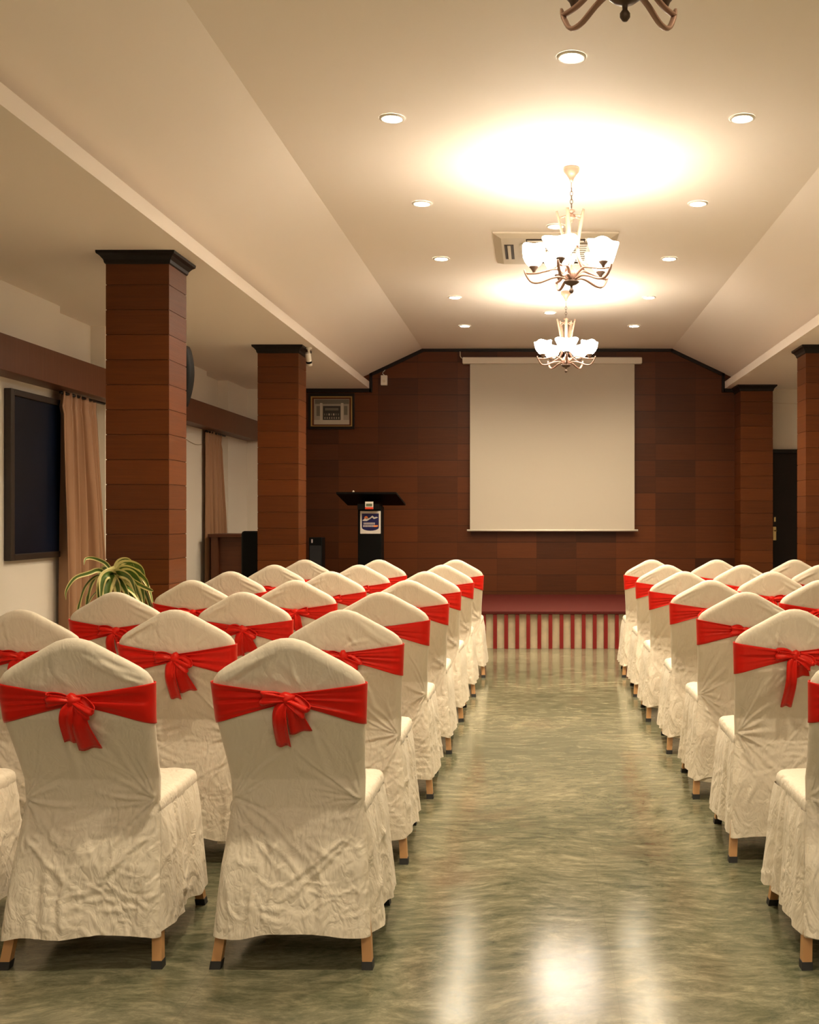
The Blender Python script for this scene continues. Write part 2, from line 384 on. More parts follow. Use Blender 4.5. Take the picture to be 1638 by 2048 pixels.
# dark moulding that follows the ceiling line on the back wall
def strip(bm, a, b, w, y0, y1):
    a, b = Vector((a[0], a[1])), Vector((b[0], b[1])); d = (b - a).normalized(); n = Vector((-d.y, d.x)) * w
    if n.y > 0: n = -n
    prism(bm, [tuple(a), tuple(b), tuple(b + n), tuple(a + n)], y0, y1)
bm = bmesh.new(); y0, y1 = YB - 0.055, YB - 0.03
strip(bm, (-2.95, ZS), (-2.05, ZS), 0.045, y0, y1)
prism(bm, [(-2.07, ZS - .045), (-2.035, ZS - .045), (-2.035, 3.13), (-2.07, 3.13)], y0, y1)
strip(bm, (-2.07, 3.131), (-1.415, ZC), 0.04, y0, y1)
strip(bm, (-1.42, ZC), (1.70, ZC), 0.035, y0, y1)
strip(bm, (1.69, ZC), (2.345, 3.131), 0.04, y0, y1)
prism(bm, [(2.31, ZS - .045), (2.345, ZS - .045), (2.345, 3.13), (2.31, 3.13)], y0, y1)
strip(bm, (2.33, ZS), (2.46, ZS), 0.045, y0, y1)
struct(bm_obj('trim_2', bm, 'dark_trim'))
# skirting boards
struct(boxo('baseboard_left', (XL, XL + 0.012, YF, YB - 0.02, 0.0, 0.09), 'dark_trim'))
struct(boxo('baseboard_right', (XR - 0.012, XR, YF, YB - 0.02, 0.0, 0.09), 'dark_trim'))

def column(xa, xb, ya, yb, label, end=False):
    t = thing('wooden_column', label, 'column', ((xa + xb) / 2, (ya + yb) / 2, 0), group='plank-clad wooden columns')
    hx, hy = (xb - xa) / 2, (yb - ya) / 2
    bm = bmesh.new(); z = 0.0; zs = []
    k = 0; edges = [0.0] + [0.045 + 0.15 * i for i in range(0, 20) if 0.045 + 0.15 * i < ZS - 0.02] + [ZS]
    for a, b in zip(edges, edges[1:]):
        g = 0.0022
        zs += [(a, 0.004), (a + g, 0.004), (a + g + 0.001, 0.0), (b - g - 0.001, 0.0), (b - g, 0.004)]
    zs.append((ZS, 0.004)); rings = []
    for z, i in zs:
        if rings and abs(z - rings[-1][0].co.z) < 1e-6: continue
        rings.append([bm.verts.new((sx * (hx - i), sy * (hy - i), z)) for sx, sy in ((-1, -1), (1, -1), (1, 1), (-1, 1))])
    for A, B in zip(rings, rings[1:]):
        for q in range(4): bm.faces.new((A[q], A[(q + 1) % 4], B[(q + 1) % 4], B[q]))
    bm_obj('shaft', bm, 'column_wood', t)
    bm = bmesh.new()
    prof = [(0.002, ZS - 0.075), (0.008, ZS - 0.068), (0.012, ZS - 0.05), (0.028, ZS - 0.03), (0.044, ZS - 0.018), (0.046, ZS - 0.001)]
    rings = [[bm.verts.new((sx * (hx + o_), sy * (hy + (o_ if not (end and sy > 0) else 0)), z)) for sx, sy in ((-1, -1), (1, -1), (1, 1), (-1, 1))] for o_, z in prof]
    for A, B in zip(rings, rings[1:]):
        for q in range(4): bm.faces.new((A[q], A[(q + 1) % 4], B[(q + 1) % 4], B[q]))
    bm.faces.new(rings[-1]); bm.faces.new(rings[0])
    bm_obj('capital', bm, 'dark_trim', t)['label'] = 'near-black moulded capital'
    return t
column(-2.585, -2.205, 6.46, 6.78, 'brown plank-clad column behind the potted plant, largest on the left')
column(-2.585, -2.205, 9.98, 10.31, 'brown plank-clad column on the left with a white camera at its top')
column(2.505, 2.885, 9.98, 10.31, 'brown plank-clad column cut by the right edge of the photo')
column(2.47, 2.86, 12.98, 13.369, 'brown plank-clad column against the back wall beside the dark door', end=True)

# door in the right part of the back wall
d = boxo('door_1', (2.93, 3.76, YB - 0.035, YB - 0.002, 0.0, 2.14), 'door_wood', bev=0.003); struct(d)
bm = bmesh.new()
box(bm, 2.875, 2.928, YB - 0.05, YB, 0, 2.19); box(bm, 3.762, 3.815, YB - 0.05, YB, 0, 2.19); box(bm, 2.928, 3.762, YB - 0.05, YB, 2.142, 2.19)
bm_obj('door_frame', bm, 'dark_trim', d)
bm = bmesh.new(); box(bm, 2.945, 2.985, YB - 0.045, YB - 0.034, 1.06, 1.23, bev=0.003)
sweep(bm, [(2.965, YB - 0.045, 1.18), (2.965, YB - 0.075, 1.18), (2.985, YB - 0.08, 1.18)], 0.008)
bm_obj('door_handle', bm, 'brass', d)
boxo('deadbolt', (2.955, 2.98, YB - 0.046, YB - 0.034, 1.29, 1.35), 'brass', d, bev=0.003)
# thin cable across the wall above the door
bm = bmesh.new(); sweep(bm, spline([(2.87, YB - 0.006, 2.775), (3.2, YB - 0.006, 2.762), (3.5, YB - 0.006, 2.765), (3.87, YB - 0.006, 2.77)], 16), 0.004, 6)
tag(bm_obj('wall_cable', bm, 'ac_plastic'), 'thin pale cable running along the cream wall above the dark door', 'cable')
bm = bmesh.new(); sweep(bm, spline([(XL + 0.006, 10.2, 2.20), (XL + 0.006, 10.9, 2.165), (XL + 0.006, 11.3, 2.12), (XL + 0.006, 11.6, 2.135), (XL + 0.006, 11.72, 2.15)], 20), 0.004, 6)
tag(bm_obj('wall_cable', bm, 'ac_plastic'), 'thin drooping cable on the cream wall between the two left columns', 'cable')

# ---------------------------------------------------------------- stage
st = thing('stage', 'low carpeted stage with red vertical slats along its front', 'stage', (0, 11.0, 0))
def rel(o, t):    # keep world position of geometry authored in world space
    o.parent = t; o.matrix_parent_inverse = Matrix.Translation(-Vector(t.location)); return o
bm = bmesh.new(); box(bm, -2.6, 2.42, 11.06, YB - 0.035, 0.0, 0.355)
rel(bm_obj('stage_body', bm, 'cream_tile'), st)
rel(boxo('stage_top', (-2.6, 2.42, 10.99, YB - 0.035, 0.355, 0.388), 'stage_red', bev=0.006), st)
x = -2.576
while x < 2.4:
    rel(boxo('slat', (x - 0.019, x + 0.019, 11.005, 11.062, 0.0, 0.356), 'slat_red'), st); x += 0.1135

# ---------------------------------------------------------------- chandeliers
def chandelier(loc, rz, lit, label):
    t = thing('chandelier', label, 'chandelier', loc, rz, 'five-arm chandeliers along the ceiling')
    # z measured from the ceiling downward (ceiling = 0)
    bm = bmesh.new(); lathe(bm, [(0.002, -0.09), (0.010, -0.088), (0.014, -0.07), (0.030, -0.045), (0.046, -0.028), (0.050, -0.012), (0.048, -0.001), (0.0, -0.0005)], seg=28)
    bm_obj('canopy', bm, 'bronze', t, True)
    bm = bmesh.new(); z = -0.088; k = 0
    sweep(bm, [(0, 0, z), (0, 0, z - 0.03)], 0.003, 6); z -= 0.03
    while z > -0.235:
        pts = []
        for i in range(13):
            a = 2 * PI * i / 12; u, v = 0.0085 * math.sin(a), 0.016 * math.cos(a)
            pts.append((u, 0, z - 0.014 + v) if k % 2 == 0 else (0, u, z - 0.014 + v))
        sweep(bm, pts, 0.0022, 6, up=Vector((0.3, 0.7, 0.1)), cap=False); z -= 0.024; k += 1
    bm_obj('chain', bm, 'bronze_dark', t, True)
    bm = bmesh.new(); lathe(bm, [(0.0, -0.245), (0.006, -0.25), (0.022, -0.256), (0.022, -0.262), (0.010, -0.270), (0.010, -0.28), (0.024, -0.292), (0.020, -0.305), (0.007, -0.315), (0.009, -0.325), (0.0, -0.335)], seg=20)
    bm_obj('upper_hub', bm, 'bronze', t, True)
    bm = bmesh.new(); lathe(bm, [(0.0, -0.575), (0.008, -0.58), (0.012, -0.60), (0.026, -0.615), (0.030, -0.64), (0.024, -0.665), (0.018, -0.675)], seg=20)
    sweep(bm, [(0, 0, -0.50), (0, 0, -0.58)], 0.003, 6)
    bm_obj('lower_hub', bm, 'bronze', t, True)
    bm = bmesh.new(); lathe(bm, [(0.018, -0.672), (0.046, -0.680), (0.048, -0.686), (0.030, -0.70), (0.008, -0.708), (0.007, -0.722), (0.014, -0.732), (0.014, -0.742), (0.007, -0.752), (0.0, -0.754)], seg=20)
    bm_obj('finial', bm, 'bronze_dark', t, True)
    for k in range(5):
        a = 2 * PI * k / 5; ca, sa = math.cos(a), math.sin(a)
        P = lambda r, z: (r * ca, r * sa, z)
        arm = bmesh.new()
        side = Vector((-sa, ca, 0))
        sweep(arm, spline([P(0.02, -0.668), P(0.05, -0.632), P(0.09, -0.608), P(0.15, -0.618), P(0.21, -0.632), P(0.272, -0.634)], 22), 0.010, 8, wid=(1, 0.65))
        sweep(arm, spline([P(0.02, -0.672), P(0.07, -0.655), P(0.12, -0.662), P(0.19, -0.688), P(0.24, -0.684), P(0.272, -0.64), P(0.282, -0.612)], 24), [0.010] * 20 + [0.009, 0.008, 0.007, 0.005], 8, wid=(1, 0.65))
        A = bm_obj('arm', arm, 'bronze', t, True)
        up = bmesh.new()
        sweep(up, spline([P(0.088, -0.262), P(0.07, -0.33), P(0.052, -0.42), P(0.045, -0.50), P(0.062, -0.56), P(0.10, -0.60), P(0.155, -0.62)], 26), [0.010 + 0.005 * math.sin(PI * min(1, i / 18)) for i in range(26)], 8, wid=(1.0, 0.6))
        sweep(up, [P(0.012, -0.285), P(0.074, -0.30)], 0.005, 6)
        bm_obj('upright', up, 'bronze', t, True)
        cup = bmesh.new(); lathe(cup, [(0.0, -0.632), (0.007, -0.628), (0.012, -0.615), (0.027, -0.597), (0.028, -0.590), (0.0, -0.588)], c=P(0.225, 0), seg=20)
        bm_obj('cup', cup, 'bronze_dark', A, True)
        # glass shade: wide across the arm, narrower along it, corners lifted
        seg = 36; rows = [(0.024, -0.594), (0.040, -0.582), (0.060, -0.560), (0.076, -0.535), (0.087, -0.508), (0.097, -0.480)]
        inner = [(r - 0.005, z + 0.003) for r, z in reversed(rows)]
        vs, fs = [], []
        for j, (r, z) in enumerate(rows + inner):
            q = (z + 0.594) / 0.114
            for i in range(seg):
                p = 2 * PI * i / seg; e = 2 + 1.6 * max(q, 0)
                f = (abs(math.cos(p)) ** e + abs(math.sin(p)) ** e) ** (-1 / e)
                rad_, tan_ = r * f * math.cos(p) * (1 - 0.30 * max(q, 0)), r * f * math.sin(p) * (1 + 0.10 * max(q, 0))
                zz = z + 0.010 * max(q, 0) ** 3 * (abs(math.sin(2 * p)) ** 2 - 0.3) 
                rr = 0.225 + rad_
                vs.append((rr * ca - tan_ * sa, rr * sa + tan_ * ca, zz))
        nr = len(rows) * 2
        for j in range(nr - 1):
            for i in range(seg): fs.append((j * seg + i, j * seg + (i + 1) % seg, (j + 1) * seg + (i + 1) % seg, (j + 1) * seg + i))
        s = mesh_obj('shade', vs, fs, 'glass_lit' if lit else 'glass_off', A, True)
        if lit:
            L = bpy.data.lights.new('bulb', 'POINT'); L.energy = BULB_W; L.color = WARM; L.shadow_soft_size = 0.03
            lo = bpy.data.objects.new('bulb', L); C.objects.link(lo); lo.parent = A; lo.location = (0.225 * ca, 0.225 * sa, -0.49)
    return t
chandelier((0.212, 6.43, ZC), math.radians(-108), True, 'nearer lit chandelier with five glowing glass shades, in front of the air conditioner')
chandelier((0.278, 9.96, ZC), math.radians(-90), True, 'farther lit chandelier with five glowing glass shades, in front of the projection screen')
chandelier((0.240, -0.63, ZC), math.radians(-90), True, 'added fill-light chandelier with five glass shades just behind the camera, outside the frame')  # added out of view to brighten the near ceiling and chair backs
chandelier((0.240, -4.16, ZC), math.radians(-90), True, 'added fill-light chandelier with five glass shades at the rear end, outside the frame')  # second unseen chandelier, added to raise the fill light from the rear
chandelier((0.240, 2.90, ZC), math.radians(-90), False, 'unlit chandelier cut by the top edge of the photo, only its lower arms showing')

# ---------------------------------------------------------------- recessed downlights
ordn = ['nearest the camera', 'second from the camera', 'third from the camera', 'fourth from the camera', 'farthest, near the back wall']
dl = []
for i in range(5):
    dl.append((-0.754 - 0.006 * i, 5.63 + 1.53 * i, 'round recessed downlight in the left ceiling row, ' + ordn[i], True))
    dl.append((1.08 - 0.002 * i, 5.63 + 1.53 * i, 'round recessed downlight in the right ceiling row, ' + ordn[i], True))
dl += [(0.161, 4.88, 'round recessed downlight on the ceiling centre line just below the unlit chandelier', True),
       (0.142, 7.72, 'round recessed downlight between the nearer lit chandelier and the air conditioner', True),
       (0.142, 10.98, 'round recessed downlight on the ceiling centre line beside the farther chandelier chain', True),
       (-0.75, 2.57, 'added fill downlight of the left row above the camera, outside the frame', True),  # this unseen pair is added to light the chair backs
       (1.08, 2.57, 'added fill downlight of the right row above the camera, outside the frame', True),
       (-0.75, -2.02, 'added fill downlight of the left row behind the camera, outside the frame', True),  # another pair added out of view for more fill light
       (1.08, -2.02, 'added fill downlight of the right row behind the camera, outside the frame', True),
       (0.16, -0.6, 'added fill downlight on the centre line behind the camera, unseen', True)]  # unseen lamp added to throw light from behind
def downlight(x, y, label):
    t = thing('ceiling_downlight', label, 'ceiling light', (x, y, ZC), group='recessed downlights in the ceiling')
    bm = bmesh.new(); lathe(bm, [(0.050, -0.003), (0.051, -0.008), (0.060, -0.009), (0.067, -0.006), (0.068, -0.0005)], seg=32)
    bm_obj('trim_ring', bm, 'white_plastic', t, True)
    bm = bmesh.new(); lathe(bm, [(0.0, -0.0035), (0.0505, -0.0035), (0.0505, -0.001)], seg=32)
    bm_obj('lens', bm, 'lens_lit', t)
    L = bpy.data.lights.new('downlight', 'SPOT'); L.energy = SPOT_W; L.color = DOWN; L.spot_size = math.radians(150); L.spot_blend = 0.9; L.shadow_soft_size = 0.05
    lo = bpy.data.objects.new('downlight_lamp', L); C.objects.link(lo); lo.parent = t; lo.location = (0, 0, -0.02)
for x, y, l, _ in dl: downlight(x, y, l)

# ---------------------------------------------------------------- ceiling cassette air conditioner
ac = thing('air_conditioner', 'square ceiling cassette air conditioner behind the nearer lit chandelier', 'air conditioner', (0.145, 8.33, ZC))
h = 0.465; bm = bmesh.new()
A = [bm.verts.new((sx * h, sy * h, -0.002)) for sx, sy in ((-1, -1), (1, -1), (1, 1), (-1, 1))]
B = [bm.verts.new((sx * (h - 0.005), sy * (h - 0.005), -0.014)) for sx, sy in ((-1, -1), (1, -1), (1, 1), (-1, 1))]
D = [bm.verts.new((sx * (h - 0.06), sy * (h - 0.06), -0.036)) for sx, sy in ((-1, -1), (1, -1), (1, 1), (-1, 1))]
for a, b in ((A, B), (B, D)):
    for q in range(4): bm.faces.new((a[q], a[(q + 1) % 4], b[(q + 1) % 4], b[q]))
bm.faces.new(D)
bm_obj('panel', bm, 'ac_plastic', ac)
bm = bmesh.new(); box(bm, -0.255, 0.255, -0.255, 0.255, -0.040, -0.034); g = bm_obj('grille', bm, 'recess_shade', ac)  # dark sheet on the flat panel stands for shade in the recess
bm = bmesh.new()
for i in range(9):
    y = -0.25 + 0.0625 * i; box(bm, -0.25, 0.25, y - 0.017, y + 0.017, -0.048, -0.041)
for xx in (-0.25, 0.0, 0.25): box(bm, xx - 0.012, xx + 0.012, -0.265, 0.265, -0.049, -0.041)
bm_obj('grille_bars', bm, 'ac_plastic', g)
for k in range(4):
    M = Matrix.Rotation(k * PI / 2, 4, 'Z')
    bm = bmesh.new(); box(bm, -0.385, -0.315, -0.22, 0.22, -0.040, -0.034, M=M); s = bm_obj('air_slot_shade', bm, 'recess_shade', ac)  # dark plate stands for the shade inside each outlet
    bm = bmesh.new(); box(bm, -0.362, -0.338, -0.21, 0.21, -0.048, -0.041, M=M); bm_obj('louver', bm, 'ac_plastic', s)

# ---------------------------------------------------------------- projection screen
ps = thing('projection_screen', 'large blank pull-down projection screen hanging on the wood-panelled back wall', 'projection screen', (0.2, YB - 0.12, 3.3))
def px(x, y, Y): return ((x - VX) * Y / FPX, CAMZ + (VY - y) * Y / FPX)
Ys = YB - 0.12
a, b = px(925, 0, Ys)[0], px(1284, 0, Ys)[0]; zt = px(0, 715, Ys)[1]; zb = px(0, 728, Ys)[1]
bm = bmesh.new(); box(bm, a, b, Ys - 0.04, Ys + 0.05, zb, zt, bev=0.012); rel(bm_obj('housing', bm, 'screen_edge'), ps)
bm = bmesh.new(); box(bm, a + .1, a + .14, Ys + 0.03, YB - 0.03, zb + .02, zt - .01); box(bm, b - .14, b - .1, Ys + 0.03, YB - 0.03, zb + .02, zt - .01); rel(bm_obj('bracket', bm, 'screen_edge'), ps)
sa, sb = px(940, 0, Ys)[0], px(1269, 0, Ys)[0]; z2 = px(0, 1061, Ys)[1]
rel(boxo('screen_fabric', (sa, sb, Ys - 0.002, Ys + 0.002, z2, zb + 0.01), 'screen_cloth'), ps)
ba, bb = px(934, 0, Ys)[0], px(1276, 0, Ys)[0]
bm = bmesh.new(); sweep(bm, [(ba, Ys, z2), (bb, Ys, z2)], 0.014, 12); rel(bm_obj('bottom_bar', bm, 'screen_edge', None, True), ps)
bm = bmesh.new(); p0 = px(917, 697, Ys + .08); p1 = px(921, 712, Ys + .07)
sweep(bm, spline([(p0[0], Ys + .075, 3.42), (p0[0] + .02, Ys + .07, 3.40), (p1[0], Ys + .05, 3.34), (a + 0.01, Ys, 3.30)], 14), 0.006, 6); rel(bm_obj('power_cable', bm, 'screen_edge', None, True), ps)

# ---------------------------------------------------------------- framed photograph
Yp = YB - 0.045
fr = thing('framed_photograph', 'small framed black-and-white photograph of a building high on the left back wall', 'picture frame', (-2.54, Yp, 2.66))
def rect(x0, y0, x1, y1, Y): (xa, za), (xb, zb_) = px(x0, y1, Y), px(x1, y0, Y); return xa, xb, za, zb_
def ring(name, o_, i_, y0, y1, mat, parent):
    bm = bmesh.new(); X0, X1, Z0, Z1 = o_; a0, a1, b0, b1 = i_
    for q in ((X0, a0, Z0, Z1), (a1, X1, Z0, Z1), (a0, a1, Z0, b0), (a0, a1, b1, Z1)): box(bm, q[0], q[1], y0, y1, q[2], q[3])
    return rel(bm_obj(name, bm, mat), parent)
O, G, I = rect(617, 787, 709, 858, Yp), rect(622, 793, 705, 853, Yp), rect(628, 798, 699, 849, Yp)
ring('outer_frame', O, G, Yp - 0.02, Yp + 0.014, 'dark_trim', fr)
G2 = rect(624.5, 795, 702.5, 851.5, Yp)
ring('gilt_liner', G, G2, Yp - 0.014, Yp + 0.012, 'gold_frame', fr)
ring('inner_border', G2, I, Yp - 0.008, Yp + 0.012, 'desk_wood', fr)
bm = bmesh.new()
def pr(x0, y0, x1, y1, mi, lift):
    q = rect(x0, y0, x1, y1, Yp); box(bm, q[0], q[1], Yp - 0.002 - lift * 0.0005, Yp + 0.006, q[2], q[3], mi=mi)
pr(626, 796, 701, 851, 0, 0)
pr(630, 799, 698, 808, 2, 1); pr(633, 812, 640, 832, 2, 1); pr(688, 812, 695, 830, 2, 1)
pr(640, 806, 645, 840, 1, 2); pr(682, 806, 687, 840, 1, 2)
pr(646, 812, 681, 840, 3, 2); pr(650, 816, 677, 821, 2, 3); pr(628, 840, 699, 849, 1, 2)
for i in range(7): pr(648 + i * 4.6, 827, 650.4 + i * 4.6, 831, 1 if i in (2, 4) else 2, 4); pr(649 + i * 4.6, 834, 651 + i * 4.6, 838, 0, 4)
rel(bm_obj('photo_print', bm, ['print_pale', 'print_light', 'print_mid', 'print_dark']), fr)

# ---------------------------------------------------------------- small thermostat box with a cord on the slope end
Yw = YB - 0.045
q = rect(762, 751, 775, 771, Yw)
wb = thing('thermostat_box', 'small white box hanging by a cord from the sloped ceiling, left of the screen', 'wall box', ((q[0] + q[1]) / 2, Yw, q[2]))
rel(boxo('body', (q[0], q[1], Yw - 0.03, Yw + 0.014, q[2], q[3]), 'white_plastic', bev=0.006), wb)
bm = bmesh.new(); lathe(bm, [(0.0, -0.0), (0.017, 0.0), (0.017, 0.008), (0.0, 0.008)], seg=18); bmesh.ops.transform(bm, matrix=Matrix.Translation(((q[0] + q[1]) / 2, Yw - 0.03, (q[2] + q[3]) / 2 - .01)) @ Matrix.Rotation(PI / 2, 4, 'X'), verts=bm.verts)
rel(bm_obj('dial', bm, 'ac_plastic'), wb)
bm = bmesh.new(); xm = (q[0] + q[1]) / 2; sweep(bm, spline([(xm + .005, Yw, q[3]), (xm - .02, Yw - .005, q[3] + .03), (xm + .01, Yw, q[3] + .07), (xm - .01, Yw, q[3] + .10)], 14), 0.005, 6)
rel(bm_obj('cord', bm, 'white_plastic', None, True), wb)

# ---------------------------------------------------------------- lectern on the stage
YL = 12.25; lx = px(742, 0, YL)[0]; ZT = 0.388
lec = thing('lectern', 'black lectern on the stage with a blue and white crest plaque', 'lectern', (lx, YL, ZT))
H = 1.33 - ZT + 0.27
def lz(y, Y=YL - 0.1): return CAMZ + (VY - y) * Y / FPX - ZT
bm = bmesh.new()
box(bm, -0.134, 0.134, -0.10, 0.10, 0.03, lz(1013), bev=0.006); bm_obj('column_body', bm, 'black_plastic', lec)
boxo('base_plate', (-0.24, 0.24, -0.22, 0.22, 0.0, 0.03), 'black_plastic', lec, bev=0.006)
bm = bmesh.new(); w1, w2 = 0.345, 0.335
vs = []
def lzz(y, Y): return CAMZ + (VY - y) * Y / FPX - ZT
for (xx, yy, zz) in ((-0.36, -0.20, lzz(988, YL - .2)), (0.315, -0.20, lzz(988, YL - .2)), (0.37, 0.20, lzz(1011, YL + .2)), (-0.30, 0.20, lzz(1011, YL + .2))):
    vs.append((xx, yy, zz))
for (xx, yy, zz) in list(vs): vs.append((xx, yy, zz + 0.022))
mesh_obj('reading_top', vs, [(0, 1, 2, 3), (4, 5, 6, 7), (0, 1, 5, 4), (1, 2, 6, 5), (2, 3, 7, 6), (3, 0, 4, 7)], 'black_plastic', lec)
yf = -0.101
cx = px(741, 0, YL - 0.1)[0] - lx; sxm = (YL - 0.1) / FPX
def lr(x0, y0, x1, y1): return (x0 - 741) * sxm + cx, (x1 - 741) * sxm + cx, lz(y1), lz(y0)
bm = bmesh.new(); q = lr(720.5, 1022, 761.5, 1067.5); box(bm, q[0], q[1], yf - 0.008, yf, q[2], q[3], bev=0.003)
pl = bm_obj('crest_plaque', bm, 'sign_white', lec)
def flat(name, pts, mat, lift, parent):
    P = [((x - 741) * sxm + cx, lz(y)) for x, y in pts]; bm = bmesh.new(); prism(bm, P, yf - 0.0085 - lift * 0.0008, yf - 0.007); return bm_obj(name, bm, mat, parent)
shield = [(724, 1027), (758, 1027), (758, 1055)] + [(741 + 17 * math.cos(a), 1055 + 6.5 * math.sin(a)) for a in [PI * k / 10 for k in range(1, 10)]] + [(724, 1055)]
flat('shield', shield, 'sign_navy', 1, pl)
flat('mountain_line', [(724.8, 1041), (730, 1037), (734, 1038), (740, 1035.5), (745, 1031), (749, 1034.5), (753, 1033.5), (756.5, 1035), (753, 1036.5), (748, 1038), (744.5, 1035), (739, 1039), (734, 1042), (728, 1042)], 'sign_white', 2, pl)
flat('sun', [(732.5 + 4 * math.cos(a), 1037 - 5 * max(0, math.sin(a))) for a in [PI * k / 10 for k in range(0, 11)]], 'sign_orange', 3, pl)
bm = bmesh.new(); rr = random.Random(3)
for row, (ya, yb, xa, xb) in enumerate(((1045, 1049, 727.5, 750), (1050, 1054, 726.5, 749))):
    x = xa
    while x < xb:
        w = rr.choice((1.8, 2.2, 2.6)); q = lr(x, ya, x + w, yb); box(bm, q[0], q[1], yf - 0.0105, yf - 0.007, q[2], q[3])
        x += w + 0.6
bm_obj('lettering', bm, 'sign_grey', pl)
flat('lettering_tail', [(748, 1050.5), (756, 1050), (756.5, 1053), (753, 1054), (747, 1054)], 'sign_orange', 4, pl)
bm = bmesh.new(); q = lr(733.5, 1003.5, 749.5, 1018.5); box(bm, q[0], q[1], yf - 0.115, yf - 0.108, q[2], q[3], mi=0)
q = lr(735.5, 1007.5, 747.5, 1013); box(bm, q[0], q[1], yf - 0.118, yf - 0.114, q[2], q[3], mi=1)
q = lr(733.5, 1014.5, 749.5, 1018.5); box(bm, q[0], q[1], yf - 0.118, yf - 0.114, q[2], q[3], mi=2)
bm_obj('sticker', bm, ['sign_white', 'sign_green', 'sign_red'], lec)
boxo('neck', (-0.12, 0.12, yf - 0.108, 0.1, lz(1019), lz(1008)), 'black_plastic', lec)
m = thing('gooseneck_microphone', 'thin gooseneck microphone on the lectern', 'microphone', (lx - 0.205, YL, ZT + lz(998)))
bm = bmesh.new(); sweep(bm, spline([(0, 0.1, -0.005), (0.0, 0.1, 0.05), (0.01, 0.06, 0.075), (0.005, 0.0, 0.085)], 12), 0.003, 6); bm_obj('stalk', bm, 'black_plastic', m, True)
bm = bmesh.new(); bmesh.ops.create_icosphere(bm, subdivisions=2, radius=0.013, matrix=Matrix.Translation((0.005, -0.01, 0.086))); bm_obj('microphone_head', bm, 'ac_plastic', m, True)

# black loudspeaker standing on the stage left
q = rect(618, 1075, 643, 1100, 12.0)
pa = thing('loudspeaker', 'black floor loudspeaker on the stage beside the second left column', 'loudspeaker', ((q[0] + q[1]) / 2, 12.1, ZT))
bm = bmesh.new(); box(bm, -0.075, 0.075, -0.09, 0.09, 0, q[3] - ZT, bev=0.008); bm_obj('cabinet', bm, 'black_plastic', pa)
bm = bmesh.new(); box(bm, -0.065, 0.065, -0.096, -0.089, 0.03, q[3] - ZT - 0.09, bev=0.003); bm_obj('grille', bm, 'black_cloth', pa)
bm = bmesh.new(); box(bm, -0.045, -0.03, -0.097, -0.089, q[3] - ZT - 0.06, q[3] - ZT - 0.02); bm_obj('port_plate', bm, 'sign_grey', pa)

# ---------------------------------------------------------------- desk and chair in the far left corner
Yd = 11.45
x0, x1 = px(412, 0, Yd)[0], px(502, 0, Yd)[0]; zt = px(0, 1068, Yd)[1]
dk = thing('counter_desk', 'brown wooden desk against the far left wall below the curtain', 'desk', ((x0 + x1) / 2, Yd + 0.3, 0))
x0 = -3.50
rel(boxo('desk_top', (x0, x1, Yd, Yd + 0.62, zt - 0.035, zt), 'desk_wood', bev=0.004), dk)
rel(boxo('side_panel', (x0 + 0.03, x0 + 0.10, Yd + 0.03, Yd + 0.6, 0, zt - 0.035), 'pelmet_wood'), dk)
rel(boxo('side_panel', (x1 - 0.05, x1 - 0.01, Yd + 0.03, Yd + 0.6, 0, zt - 0.035), 'pelmet_wood'), dk)
rel(boxo('front_panel', (x0 + 0.10, x1 - 0.05, Yd + 0.08, Yd + 0.10, 0, zt - 0.035), 'desk_wood'), dk)
ch = thing('office_chair', 'black padded high-back chair behind the second left column by the desk', 'chair', (-2.775, 10.96, 0))
bm = bmesh.new(); zt2 = px(0, 1062, 10.9)[1]
box(bm, -0.22, 0.10, -0.06, 0.01, 0.62, zt2, bev=0.03); bm_obj('backrest', bm, 'black_plastic', ch, True)
bm = bmesh.new(); box(bm, -0.25, 0.12, -0.01, 0.42, 0.44, 0.52, bev=0.03); bm_obj('seat', bm, 'black_cloth', ch, True)
bm = bmesh.new(); sweep(bm, [(-0.06, 0.2, 0.08), (-0.06, 0.2, 0.45)], 0.025, 12); bm_obj('gas_lift', bm, 'black_plastic', ch, True)
for k in range(5):
    a = 2 * PI * k / 5; bm = bmesh.new(); sweep(bm, [(-0.06, 0.2, 0.10), (-0.06 + 0.2 * math.cos(a), 0.2 + 0.2 * math.sin(a), 0.05)], [0.022, 0.014], 8)
    bmesh.ops.create_icosphere(bm, subdivisions=2, radius=0.026, matrix=Matrix.Translation((-0.06 + 0.2 * math.cos(a), 0.2 + 0.2 * math.sin(a), 0.026))); bm_obj('leg', bm, 'black_plastic', ch, True)
bm = bmesh.new(); sweep(bm, [(-0.06, -0.0, 0.46), (-0.06, -0.02, 0.7)], 0.02, 8); bm_obj('back_support', bm, 'black_plastic', ch, True)

# ---------------------------------------------------------------- wall board
bt, bb_ = 2.223, 1.052
bd = thing('wall_board', 'dark blue framed board on the cream left wall beside the curtain', 'board', (XL + 0.02, 7.65, bb_))
Y0, Y1 = 7.27, 8.115; bm = bmesh.new(); fw = 0.055
for q in ((Y0, Y0 + fw, bb_, bt), (Y1 - fw * .6, Y1, bb_, bt), (Y0 + fw, Y1 - fw * .6, bb_, bb_ + fw * .8), (Y0 + fw, Y1 - fw * .6, bt - fw * .8, bt)):
    box(bm, XL + 0.001, XL + 0.05, q[0], q[1], q[2], q[3], bev=0.004)
rel(bm_obj('frame', bm, 'board_frame'), bd)
rel(boxo('board_face', (XL + 0.001, XL + 0.034, Y0 + fw - .003, Y1 - fw * .6 + .003, bb_ + fw * .8 - .003, bt - fw * .8 + .003), 'board_blue'), bd)

